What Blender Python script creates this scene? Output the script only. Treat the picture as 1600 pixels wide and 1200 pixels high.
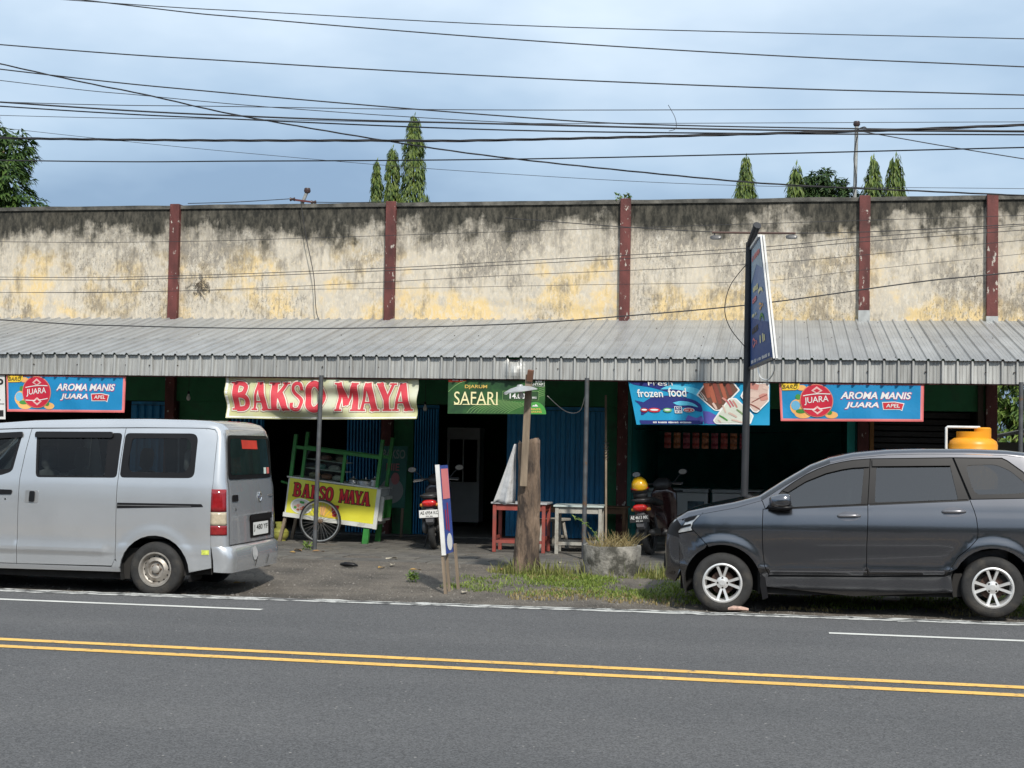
import bpy, bmesh, math, random
from mathutils import Vector, Matrix, noise as mnoise
from mathutils.geometry import delaunay_2d_cdt
R = math.radians
rnd = random.Random(7)
for o_ in list(bpy.data.objects): bpy.data.objects.remove(o_)
scene = bpy.context.scene
C = scene.collection

# ------------------------------------------------------------------ camera
cam_d = bpy.data.cameras.new('camera'); cam = bpy.data.objects.new('camera', cam_d); C.objects.link(cam)
yaw, pitch, roll = R(10.4), R(2.24), R(1.02)
fw = Vector((-math.sin(yaw)*math.cos(pitch), math.cos(yaw)*math.cos(pitch), math.sin(pitch)))
rt = fw.cross(Vector((0, 0, 1))).normalized(); up = rt.cross(fw)
rt2 = math.cos(roll)*rt + math.sin(roll)*up; up2 = -math.sin(roll)*rt + math.cos(roll)*up
m = Matrix((rt2, up2, -fw)).transposed().to_4x4(); m.translation = (0, 0, 1.6)
cam.matrix_world = m
cam_d.sensor_width = 36; cam_d.lens = 2300/1600*36; cam_d.clip_end = 3000; cam_d.clip_start = .1
scene.camera = cam
# ------------------------------------------------------------------ light
SUN_EL, SUN_AZ = 42, 26        # the sun stands behind the camera, to its right
sd = Vector((math.sin(R(SUN_AZ))*math.cos(R(SUN_EL)), -math.cos(R(SUN_AZ))*math.cos(R(SUN_EL)), math.sin(R(SUN_EL))))
world = bpy.data.worlds.new('World'); scene.world = world; world.use_nodes = True
wn = world.node_tree; wn.nodes.clear()
def N(nt, t, **kw):
    n = nt.nodes.new(t)
    for k, v in kw.items(): setattr(n, k, v)
    return n
wo = N(wn, 'ShaderNodeOutputWorld'); bg = N(wn, 'ShaderNodeBackground'); bg.inputs[1].default_value = .1
sky = N(wn, 'ShaderNodeTexSky', sky_type='NISHITA', sun_disc=False)
sky.sun_elevation = R(SUN_EL); sky.sun_rotation = math.atan2(sd.x, sd.y); sky.air_density = 1.2; sky.dust_density = 2
tc = N(wn, 'ShaderNodeTexCoord'); sep = N(wn, 'ShaderNodeSeparateXYZ'); wn.links.new(tc.outputs['Generated'], sep.inputs[0])
mp = N(wn, 'ShaderNodeMapping'); mp.inputs['Scale'].default_value = (1.6, 1.6, 4); mp.inputs['Location'].default_value = (8, 0, 0); wn.links.new(tc.outputs['Generated'], mp.inputs[0])
nz = N(wn, 'ShaderNodeTexNoise'); nz.inputs['Scale'].default_value = 2.1; nz.inputs['Detail'].default_value = 5; nz.inputs['Roughness'].default_value = .5
wn.links.new(mp.outputs[0], nz.inputs[0])
ma = N(wn, 'ShaderNodeMath', operation='MULTIPLY_ADD'); wn.links.new(nz.outputs[0], ma.inputs[0]); ma.inputs[1].default_value = .62
ad = N(wn, 'ShaderNodeMath', operation='MULTIPLY_ADD'); wn.links.new(sep.outputs[2], ad.inputs[0]); ad.inputs[1].default_value = 1.75; ad.inputs[2].default_value = -.33
wn.links.new(ad.outputs[0], ma.inputs[2])
cr = N(wn, 'ShaderNodeValToRGB')       # rain cloud low over the horizon, thin bright cloud above
e = cr.color_ramp.elements
e[0].position = .0; e[0].color = (1.7, 2.6, 3.9, 1); e[1].position = .22; e[1].color = (2.05, 3.05, 4.5, 1)
for p_, c_ in ((.36, (3.7, 4.9, 6.3, 1)), (.55, (6.4, 7.4, 8.4, 1)), (1.0, (5.9, 6.8, 7.8, 1))):
    q = e.new(p_); q.color = c_
wn.links.new(ma.outputs[0], cr.inputs[0])
mx = N(wn, 'ShaderNodeMix', data_type='RGBA'); mx.inputs[0].default_value = .86
wn.links.new(sky.outputs[0], mx.inputs[6]); wn.links.new(cr.outputs[0], mx.inputs[7])
wn.links.new(mx.outputs[2], bg.inputs[0]); wn.links.new(bg.outputs[0], wo.inputs[0])
sl = bpy.data.lights.new('sun', 'SUN'); sl.energy = 3.1; sl.angle = R(3.5); sl.color = (1, .945, .86)
so = bpy.data.objects.new('sun', sl); C.objects.link(so); so.rotation_euler = sd.to_track_quat('Z', 'Y').to_euler()
vs = scene.view_settings; vs.view_transform = 'Standard'; vs.look = 'None'; vs.gamma = 1; vs.use_curve_mapping = False; vs.exposure = .46

# ------------------------------------------------------------------ materials
MATS = {}
def mat(name, col, rough=.6, metal=0., var=.15, scale=6, bump=0., bscale=40, coat=0., dirt=None, dscale=1.5, dlo=.5, dhi=.7, stretch=(1, 1, 1), spec=.5, emit=0):
    """principled surface: colour with blotchy variation, optional second 'dirt' colour in patches, fine bump"""
    if name in MATS: return MATS[name]
    M = bpy.data.materials.new(name); M.use_nodes = True; nt = M.node_tree; b = nt.nodes['Principled BSDF']
    b.inputs['Roughness'].default_value = rough; b.inputs['Metallic'].default_value = metal
    b.inputs['Specular IOR Level'].default_value = spec; b.inputs['Coat Weight'].default_value = coat; b.inputs['Coat Roughness'].default_value = .05
    t = N(nt, 'ShaderNodeTexCoord'); mpn = N(nt, 'ShaderNodeMapping'); mpn.inputs['Scale'].default_value = stretch
    nt.links.new(t.outputs['Object'], mpn.inputs[0])
    c1 = tuple(max(0, x*(1-var)) for x in col[:3])+(1,); c2 = tuple(min(1, x*(1+var)) for x in col[:3])+(1,)
    n1 = N(nt, 'ShaderNodeTexNoise'); n1.inputs['Scale'].default_value = scale; n1.inputs['Detail'].default_value = 6; nt.links.new(mpn.outputs[0], n1.inputs[0])
    r = N(nt, 'ShaderNodeValToRGB'); r.color_ramp.elements[0].color = c1; r.color_ramp.elements[1].color = c2
    r.color_ramp.elements[0].position = .3; r.color_ramp.elements[1].position = .7; nt.links.new(n1.outputs[0], r.inputs[0])
    out = r.outputs[0]
    if dirt:
        n2 = N(nt, 'ShaderNodeTexNoise'); n2.inputs['Scale'].default_value = dscale; n2.inputs['Detail'].default_value = 8; n2.inputs['Roughness'].default_value = .65
        nt.links.new(mpn.outputs[0], n2.inputs[0])
        mr = N(nt, 'ShaderNodeMapRange'); mr.inputs[1].default_value = dlo; mr.inputs[2].default_value = dhi; nt.links.new(n2.outputs[0], mr.inputs[0])
        mm = N(nt, 'ShaderNodeMix', data_type='RGBA'); nt.links.new(mr.outputs[0], mm.inputs[0]); nt.links.new(out, mm.inputs[6]); mm.inputs[7].default_value = (*dirt, 1); out = mm.outputs[2]
    nt.links.new(out, b.inputs['Base Color'])
    if bump:
        n3 = N(nt, 'ShaderNodeTexNoise'); n3.inputs['Scale'].default_value = bscale; n3.inputs['Detail'].default_value = 5; nt.links.new(mpn.outputs[0], n3.inputs[0])
        bp = N(nt, 'ShaderNodeBump'); bp.inputs['Strength'].default_value = bump; bp.inputs['Distance'].default_value = .02
        nt.links.new(n3.outputs[0], bp.inputs['Height']); nt.links.new(bp.outputs[0], b.inputs['Normal'])
    if emit: b.inputs['Emission Color'].default_value = (*col[:3], 1); b.inputs['Emission Strength'].default_value = emit
    MATS[name] = M; return M
def glass(name, tint, refl=1.0, rough=.02):
    if name in MATS: return MATS[name]
    M = bpy.data.materials.new(name); M.use_nodes = True; nt = M.node_tree; nt.nodes.clear()
    o = N(nt, 'ShaderNodeOutputMaterial'); tr = N(nt, 'ShaderNodeBsdfTransparent'); tr.inputs[0].default_value = (*tint, 1)
    g = N(nt, 'ShaderNodeBsdfGlossy'); g.inputs['Roughness'].default_value = rough
    fr = N(nt, 'ShaderNodeFresnel'); fr.inputs[0].default_value = 1.5; ml = N(nt, 'ShaderNodeMath', operation='MULTIPLY'); ml.inputs[1].default_value = refl
    nt.links.new(fr.outputs[0], ml.inputs[0]); x = N(nt, 'ShaderNodeMixShader'); nt.links.new(ml.outputs[0], x.inputs[0]); nt.links.new(tr.outputs[0], x.inputs[1]); nt.links.new(g.outputs[0], x.inputs[2])
    nt.links.new(x.outputs[0], o.inputs[0]); MATS[name] = M; return M

def per_object(M, lo, hi):
    """every sheet of its own tone"""
    nt = M.node_tree; b = nt.nodes['Principled BSDF']; src = b.inputs['Base Color'].links[0].from_socket
    oi = N(nt, 'ShaderNodeObjectInfo'); mr = N(nt, 'ShaderNodeMapRange'); mr.inputs[3].default_value = lo; mr.inputs[4].default_value = hi; nt.links.new(oi.outputs['Random'], mr.inputs[0])
    hs = N(nt, 'ShaderNodeHueSaturation'); nt.links.new(mr.outputs[0], hs.inputs['Value']); nt.links.new(src, hs.inputs['Color']); nt.links.new(hs.outputs[0], b.inputs['Base Color'])
    return M
# ------------------------------------------------------------------ mesh helpers
def tag(o, label=None, cat=None, group=None, kind=None):
    if label: o['label'] = label
    if cat: o['category'] = cat
    if group: o['group'] = group
    if kind: o['kind'] = kind
    return o
def thing(name, label, cat, loc=(0, 0, 0), rot=(0, 0, 0), group=None):
    o = bpy.data.objects.new(name, None); C.objects.link(o); o.location = loc; o.rotation_euler = rot; o.empty_display_size = .2
    return tag(o, label, cat, group)
def link(name, me, material, parent=None):
    if material is not None: me.materials.append(material)
    o = bpy.data.objects.new(name, me); C.objects.link(o); o.parent = parent
    return o
class MB:
    def __init__(s): s.v = []; s.f = []
    def add(s, vs_, fs):
        k = len(s.v); s.v += [tuple(p) for p in vs_]; s.f += [tuple(i+k for i in f) for f in fs]; return s
    def box(s, x0, x1, y0, y1, z0, z1, mtx=None):
        P = [Vector((x, y, z)) for z in (z0, z1) for y in (y0, y1) for x in (x0, x1)]
        if mtx: P = [mtx @ p for p in P]
        return s.add(P, [(0, 2, 3, 1), (4, 5, 7, 6), (0, 1, 5, 4), (2, 6, 7, 3), (0, 4, 6, 2), (1, 3, 7, 5)])
    def bar(s, a, b, w, h, upv=(0, 0, 1)):
        a, b = Vector(a), Vector(b); d = (b-a); L = d.length; d.normalize(); u = Vector(upv)
        if abs(d.dot(u)) > .98: u = Vector((0, 1, 0))
        sx = d.cross(u).normalized(); u = sx.cross(d)
        P = [q+sx*i*w/2+u*j*h/2 for q in (a, b) for j in (-1, 1) for i in (-1, 1)]
        return s.add(P, [(0, 1, 3, 2), (4, 6, 7, 5), (0, 4, 5, 1), (2, 3, 7, 6), (0, 2, 6, 4), (1, 5, 7, 3)])
    def tube(s, pts, r, n=8, cap=True):
        pts = [Vector(p) for p in pts]; k0 = len(s.v); prev = None
        for i, p in enumerate(pts):
            d = (pts[min(i+1, len(pts)-1)]-pts[max(i-1, 0)]).normalized()
            if prev is None: u = d.orthogonal().normalized()
            else: u = (prev-d*prev.dot(d)).normalized()
            prev = u; w = d.cross(u); rr = r[i] if isinstance(r, (list, tuple)) else r
            for a in range(n):
                t = 2*math.pi*a/n; s.v.append(tuple(p+(u*math.cos(t)+w*math.sin(t))*rr))
        for i in range(len(pts)-1):
            for a in range(n):
                s.f.append((k0+i*n+a, k0+i*n+(a+1) % n, k0+(i+1)*n+(a+1) % n, k0+(i+1)*n+a))
        if cap:
            s.f.append(tuple(k0+a for a in reversed(range(n)))); s.f.append(tuple(k0+(len(pts)-1)*n+a for a in range(n)))
        return s
    def lathe(s, prof, c=(0, 0, 0), axis='z', n=24, closed=False, a0=0, a1=2*math.pi):
        k0 = len(s.v); full = abs(a1-a0) > 6.28; m_ = n if full else n+1; L = len(prof)
        for i in range(m_):
            t = a0+(a1-a0)*i/n
            for r, h in prof:
                p = (r*math.cos(t), r*math.sin(t), h) if axis == 'z' else ((r*math.cos(t), h, r*math.sin(t)) if axis == 'y' else (h, r*math.cos(t), r*math.sin(t)))
                s.v.append((p[0]+c[0], p[1]+c[1], p[2]+c[2]))
        for i in range(n):
            j = (i+1) % m_
            for a in range(L-1+(1 if closed else 0)):
                b = (a+1) % L; s.f.append((k0+i*L+a, k0+j*L+a, k0+j*L+b, k0+i*L+b))
        return s
    def prism(s, poly, d0, d1, plane='xz'):
        n = len(poly)
        def P(a, b, d): return (a, d, b) if plane == 'xz' else ((d, a, b) if plane == 'yz' else (a, b, d))
        vs_ = [P(a, b, d0) for a, b in poly]+[P(a, b, d1) for a, b in poly]
        return s.add(vs_, [tuple(range(n)), tuple(reversed(range(n, 2*n)))]+[(i, (i+1) % n, n+(i+1) % n, n+i) for i in range(n)])
    def loft(s, secs, n=16, ex=2.6, axis='y'):
        """secs: (t, cx, cz, half_w, half_h) rings along an axis"""
        k0 = len(s.v)
        for t, cx, cz, hw, hh in secs:
            for a in range(n):
                th = 2*math.pi*a/n; c_, s_ = math.cos(th), math.sin(th)
                x = cx+hw*math.copysign(abs(c_)**(2/ex), c_); z = cz+hh*math.copysign(abs(s_)**(2/ex), s_)
                s.v.append((x, t, z) if axis == 'y' else ((t, x, z) if axis == 'x' else (x, z, t)))
        for i in range(len(secs)-1):
            for a in range(n):
                s.f.append((k0+i*n+a, k0+i*n+(a+1) % n, k0+(i+1)*n+(a+1) % n, k0+(i+1)*n+a))
        s.f.append(tuple(k0+a for a in reversed(range(n)))); s.f.append(tuple(k0+(len(secs)-1)*n+a for a in range(n)))
        return s
    def build(s, name, material, parent=None, smooth=False, bevel=0, fix=True, sub=0):
        me = bpy.data.meshes.new(name); me.from_pydata(s.v, [], s.f)
        if fix:
            bm = bmesh.new(); bm.from_mesh(me); bmesh.ops.recalc_face_normals(bm, faces=bm.faces); bm.to_mesh(me); bm.free()
        if smooth:
            me.polygons.foreach_set('use_smooth', [True]*len(me.polygons))
            if smooth != 'all':
                try: me.set_sharp_from_angle(angle=R(40))
                except Exception: pass
        o = link(name, me, material, parent)
        if bevel:
            b = o.modifiers.new('bevel', 'BEVEL'); b.width = bevel; b.segments = 2; b.limit_method = 'ANGLE'
        if sub:
            b = o.modifiers.new('sub', 'SUBSURF'); b.levels = b.render_levels = sub
        return o
def smooth_path(pts, k=6):
    """Catmull-Rom through points"""
    P = [Vector(p) for p in pts]; out = []
    for i in range(len(P)-1):
        a, b, c, d = P[max(i-1, 0)], P[i], P[i+1], P[min(i+2, len(P)-1)]
        for j in range(k):
            t = j/k; out.append(.5*((2*b)+(c-a)*t+(2*a-5*b+4*c-d)*t*t+(3*b-a-3*c+d)*t**3))
    out.append(P[-1]); return out
def inside(p, poly):
    x, y = p; r = False; n = len(poly)
    for i in range(n):
        x1, y1 = poly[i]; x2, y2 = poly[(i+1) % n]
        if (y1 > y) != (y2 > y) and x < (x2-x1)*(y-y1)/(y2-y1)+x1: r = not r
    return r
def resample(poly, step, closed=True):
    out = []
    for i in range(len(poly) if closed else len(poly)-1):
        a = Vector(poly[i]); b = Vector(poly[(i+1) % len(poly)]); n = max(1, int(math.ceil((b-a).length/step)))
        out += [tuple(a.lerp(b, j/n)) for j in range(n)]
    if not closed: out.append(tuple(poly[-1]))
    return out
def round_poly(poly, r, k=4):
    out = []; n = len(poly)
    for i in range(n):
        a, b, c = Vector(poly[i-1]), Vector(poly[i]), Vector(poly[(i+1) % n])
        ra = min(r, (a-b).length*.45); rc = min(r, (c-b).length*.45)
        p = b+(a-b).normalized()*ra; q = b+(c-b).normalized()*rc
        for j in range(k+1):
            t = j/k; out.append(tuple((1-t)**2*p+2*t*(1-t)*b+t*t*q))
    return out
def shrink(poly, d):
    """move a closed outline inwards by d"""
    n = len(poly); A = sum(poly[i][0]*poly[(i+1) % n][1]-poly[(i+1) % n][0]*poly[i][1] for i in range(n)); sg = 1 if A > 0 else -1; out = []
    for i in range(n):
        a, b, c = Vector(poly[i-1]), Vector(poly[i]), Vector(poly[(i+1) % n])
        e1 = (b-a); e2 = (c-b)
        if e1.length < 1e-6 or e2.length < 1e-6: out.append(tuple(b)); continue
        e1.normalize(); e2.normalize(); n1 = Vector((-e1.y, e1.x))*sg; n2 = Vector((-e2.y, e2.x))*sg; m_ = n1+n2
        if m_.length < 1e-4: m_ = n1
        m_.normalize(); k = d/max(.35, m_.dot(n1)); out.append(tuple(b+m_*k))
    return out
def cdt(outline, holes=(), step=.05):
    """triangulate an outline with holes, with extra points inside, so that it can be bent"""
    loops = [resample(outline, step)]+[resample(h, step) for h in holes]
    P = []; E = []
    for L in loops:
        k = len(P); P += L; E += [(k+i, k+(i+1) % len(L)) for i in range(len(L))]
    xs = [p[0] for p in loops[0]]; zs = [p[1] for p in loops[0]]; B = list(P)
    x = min(xs)+step*.5
    while x < max(xs):
        z = min(zs)+step*.5
        while z < max(zs):
            if inside((x, z), loops[0]) and not any(inside((x, z), h) for h in loops[1:]) and min((x-b[0])**2+(z-b[1])**2 for b in B) > (step*.45)**2: P.append((x, z))
            z += step
        x += step
    r = delaunay_2d_cdt([Vector(p) for p in P], E, [], 0, 1e-5)
    V = [tuple(p) for p in r[0]]; F = []
    for f in r[2]:
        c = (sum(V[i][0] for i in f)/len(f), sum(V[i][1] for i in f)/len(f))
        if inside(c, loops[0]) and not any(inside(c, h) for h in loops[1:]): F.append(tuple(f))
    return V, F
def wp(mb, name, material, parent, **kw):
    """build a mesh given in world coordinates under an unrotated parent"""
    p = parent; off = Vector((0, 0, 0))
    while p is not None: off += p.location; p = p.parent
    mb.v = [(a-off.x, b-off.y, c-off.z) for a, b, c in mb.v]
    return mb.build(name, material, parent, **kw)
def nz2(x, y, s=1.0, seed=0): return mnoise.noise(Vector((x*s+seed*17.3, y*s-seed*5.1, seed*3.7)))

# ================================================================== GROUND, ROAD
def ground_material(name, cols, sc, bump, gravel=0, dist=.02):
    M = bpy.data.materials.new(name); M.use_nodes = True; nt = M.node_tree; b = nt.nodes['Principled BSDF']; b.inputs['Roughness'].default_value = .9; b.inputs['Specular IOR Level'].default_value = .25
    t = N(nt, 'ShaderNodeTexCoord')
    def noi(s, d=8, r=.6, st=(1, 1, 1)):
        mpn = N(nt, 'ShaderNodeMapping'); mpn.inputs['Scale'].default_value = st; nt.links.new(t.outputs['Object'], mpn.inputs[0])
        n = N(nt, 'ShaderNodeTexNoise'); n.inputs['Scale'].default_value = s; n.inputs['Detail'].default_value = d; n.inputs['Roughness'].default_value = r; nt.links.new(mpn.outputs[0], n.inputs[0]); return n.outputs[0]
    r = N(nt, 'ShaderNodeValToRGB'); E_ = r.color_ramp.elements
    E_[0].position = .3; E_[0].color = (*cols[0], 1); E_[1].position = .7; E_[1].color = (*cols[-1], 1)
    for i, c in enumerate(cols[1:-1]): q = E_.new(.3+.4*(i+1)/(len(cols)-1)); q.color = (*c, 1)
    if gravel == .1:      # worn wheel tracks along the road
        av = N(nt, 'ShaderNodeMath', operation='MULTIPLY_ADD'); av.inputs[1].default_value = .55; nt.links.new(noi(.8, 5, .55, (.06, 1, 1)), av.inputs[0]); hv = N(nt, 'ShaderNodeMath', operation='MULTIPLY'); hv.inputs[1].default_value = .45; nt.links.new(noi(sc), hv.inputs[0]); nt.links.new(hv.outputs[0], av.inputs[2]); nt.links.new(av.outputs[0], r.inputs[0])
    else: nt.links.new(noi(sc), r.inputs[0])
    # fine aggregate
    vo = N(nt, 'ShaderNodeTexVoronoi'); vo.inputs['Scale'].default_value = 110; nt.links.new(t.outputs['Object'], vo.inputs[0])
    hs = N(nt, 'ShaderNodeHueSaturation'); nt.links.new(r.outputs[0], hs.inputs['Color'])
    mr = N(nt, 'ShaderNodeMapRange'); mr.inputs[3].default_value = .62; mr.inputs[4].default_value = 1.4; sc_ = N(nt, 'ShaderNodeSeparateColor'); nt.links.new(vo.outputs['Color'], sc_.inputs[0]); nt.links.new(sc_.outputs[0], mr.inputs[0])
    nt.links.new(mr.outputs[0], hs.inputs['Value']); out = hs.outputs[0]
    if gravel:
        v2 = N(nt, 'ShaderNodeTexVoronoi'); v2.inputs['Scale'].default_value = 17; v2.inputs['Randomness'].default_value = 1; nt.links.new(t.outputs['Object'], v2.inputs[0])
        lt = N(nt, 'ShaderNodeMath', operation='LESS_THAN'); lt.inputs[1].default_value = .13; nt.links.new(v2.outputs['Distance'], lt.inputs[0])
        s2 = N(nt, 'ShaderNodeSeparateColor'); nt.links.new(v2.outputs['Color'], s2.inputs[0]); g2 = N(nt, 'ShaderNodeMath', operation='GREATER_THAN'); g2.inputs[1].default_value = 1-gravel; nt.links.new(s2.outputs[1], g2.inputs[0])
        mu = N(nt, 'ShaderNodeMath', operation='MULTIPLY'); nt.links.new(lt.outputs[0], mu.inputs[0]); nt.links.new(g2.outputs[0], mu.inputs[1])
        mm = N(nt, 'ShaderNodeMix', data_type='RGBA'); nt.links.new(mu.outputs[0], mm.inputs[0]); nt.links.new(out, mm.inputs[6]); mm.inputs[7].default_value = (.26, .25, .23, 1); out = mm.outputs[2]
    nt.links.new(out, b.inputs['Base Color'])
    bp = N(nt, 'ShaderNodeBump'); bp.inputs['Strength'].default_value = bump; bp.inputs['Distance'].default_value = dist
    nt.links.new(noi(60, 6, .7), bp.inputs['Height']); nt.links.new(bp.outputs[0], b.inputs['Normal'])
    return M
M_asph = ground_material('asphalt', [(.076, .077, .078), (.092, .092, .093), (.112, .111, .110)], .45, .35, .1)
M_dirt = ground_material('dirt', [(.075, .069, .06), (.125, .112, .096), (.175, .155, .13), (.10, .09, .077)], 1.1, .9, .25, .03)
M_earth = ground_material('earth', [(.10, .085, .06), (.14, .12, .09)], .2, .5)

tag(MB().add([(-600, -300, -.2), (600, -300, -.2), (600, 900, -.2), (-600, 900, -.2)], [(0, 1, 2, 3)]).build('ground', M_earth), kind='structure')
def edgeY(x): return 14.33+.048*x if x < 0 else 14.33+.035*x
xs = [-120+4*i for i in range(26)]+[-15.8+.2*i for i in range(105)]+[5+4*i for i in range(30)]
g = MB(); n = len(xs)
g.v = [(x, -25, 0) for x in xs]+[(x, max(12.5, min(15, edgeY(max(-14, min(8, x)))))+.035*nz2(x, 0, 2.3)+.02*nz2(x, 3, 9), 0) for x in xs]
g.f = [(i, i+1, n+i+1, n+i) for i in range(n-1)]
top = list(g.v); g.v += [(x, y+.05, -.16) for x, y, z in top[n:]]; g.f += [(n+i, n+i+1, 2*n+i+1, 2*n+i) for i in range(n-1)]
road = tag(g.build('road', M_asph), kind='structure')
def marking(name, x0, x1, yf, w, material, step=.15, ragged=.004, z=.004):
    k = max(2, int((x1-x0)/step)); g = MB()
    for i in range(k+1):
        x = x0+(x1-x0)*i/k; y = yf(x); g.v += [(x, y-w/2+ragged*nz2(x, 1, 9, 2), z), (x, y+w/2+ragged*nz2(x, 7, 9, 4), z)]
    g.f = [(2*i, 2*i+2, 2*i+3, 2*i+1) for i in range(k)]
    return g.build(name, material, road)
def paint_mat(name, col, lo, hi, sc=9):
    M = mat(name, col, .7, 0, .12, 3, .3, 120, dirt=(.085, .085, .082), dscale=sc, dlo=lo, dhi=hi); return M
M_yel = paint_mat('yellow road paint', (.72, .43, .10), .55, .70, 14); M_wht = paint_mat('white road paint', (.58, .58, .54), .62, .75, 10); M_worn = paint_mat('worn white road paint', (.50, .50, .47), .47, .60, 7)
for dy in (-.17, .17): marking('centre_line', -40, 30, lambda x: 10.35+dy-.012*(x+2), .125, M_yel)
marking('lane_dash', -14, -4.72, lambda x: 13.08, .10, M_wht); marking('lane_dash', .42, 7, lambda x: 13.03, .10, M_wht)
marking('edge_line', -30, 20, lambda x: edgeY(max(-14, min(8, x)))-.19, .13, M_worn, ragged=.045)
marking('edge_line', -30, 20, lambda x: edgeY(max(-14, min(8, x)))-.05+.02*nz2(x, 2, 1), .07, M_worn, ragged=.07, z=.0045)

# shoulder: lower than the road, rises to the level of the paved strip
def sh_z(x, y):
    t = min(1, max(0, (y-15.2)/2.2)); t = t*t*(3-2*t)
    return -.085+.085*t+(.016*nz2(x, y, 1.3)+.008*nz2(x, y, 5, 1))*(1 if y < 18.2 else .25)-.004
g = MB(); ys = [13.2+.11*i for i in range(50)]+[18.8+.5*i for i in range(11)]; X2 = [-60+3*i for i in range(15)]+[-15+.14*i for i in range(150)]+[6+3*i for i in range(15)]
for x in X2:
    for y in ys: g.v.append((x, y, sh_z(x, y) if y > 13.9 else -.1))
ny = len(ys); g.f = [(i*ny+j, (i+1)*ny+j, (i+1)*ny+j+1, i*ny+j+1) for i in range(len(X2)-1) for j in range(ny-1)]
tag(g.build('road_shoulder', M_dirt, smooth='all'), kind='structure')
# paved strip before the shops: single concrete pavers
M_pav = [mat('paver %d' % i, c, .9, 0, .22, 7, .5, 60, dirt=(.05, .048, .042), dscale=3, dlo=.45, dhi=.75) for i, c in enumerate([(.125, .118, .105), (.105, .10, .092), (.14, .13, .112)])]
tag(MB().box(-16, 6, 18.75, 24.0, -.1, -.012).build('pavement', mat('joint sand', (.07, .065, .055), .95, 0, .3, 9)), kind='structure')
pave = bpy.data.objects['pavement']; pm = []
for i in range(3):
    o = MB().box(-.243, .243, -.193, .193, -.03, 0).build('paver', M_pav[i], pave, bevel=.008); pm.append(o)
cnt = 0; kx = 0
for j in range(13):
    for i in range(22):
        x = -9.3+.5*i+(.25 if j % 2 else 0); y = 18.97+.4*j
        if y > 23.8: continue
        if rnd.random() < .04: continue
        k = rnd.randrange(3); s_ = pm[k]
        if cnt < 3: s_ = pm[cnt]; o = s_
        else: o = s_.copy(); C.objects.link(o)
        cnt += 1
        o.location = (x, y, .004+rnd.uniform(-.006, .006)); o.rotation_euler = (R(rnd.uniform(-.8, .8)), R(rnd.uniform(-.8, .8)), R(rnd.uniform(-.6, .6)))
# loose gravel and crumbs
g = MB(); r_ = random.Random(3)
for i in range(5200):
    x = r_.uniform(-13, 4); y = r_.triangular(13.9, 19, 15.2) if i % 4 else r_.uniform(14.2, 19.5)
    if y < edgeY(x)+.02: y = edgeY(x)+r_.uniform(.02, .3)
    s_ = r_.uniform(.004, .012)*(1.7 if r_.random() < .08 else 1); z = sh_z(x, y)
    g.add([(x+s_*r_.uniform(.6, 1.3), y, z), (x-s_*.7, y+s_*r_.uniform(.6, 1.2), z), (x-s_*.6, y-s_*.9, z), (x+s_*.2, y, z+s_*r_.uniform(.7, 1.2))], [(0, 1, 3), (1, 2, 3), (2, 0, 3)])
o = g.build('gravel', mat('gravel', (.155, .145, .13), .9, 0, .45, 60), fix=False); tag(o, 'loose grey gravel scattered over the dirt shoulder', 'gravel', kind='stuff')

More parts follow.
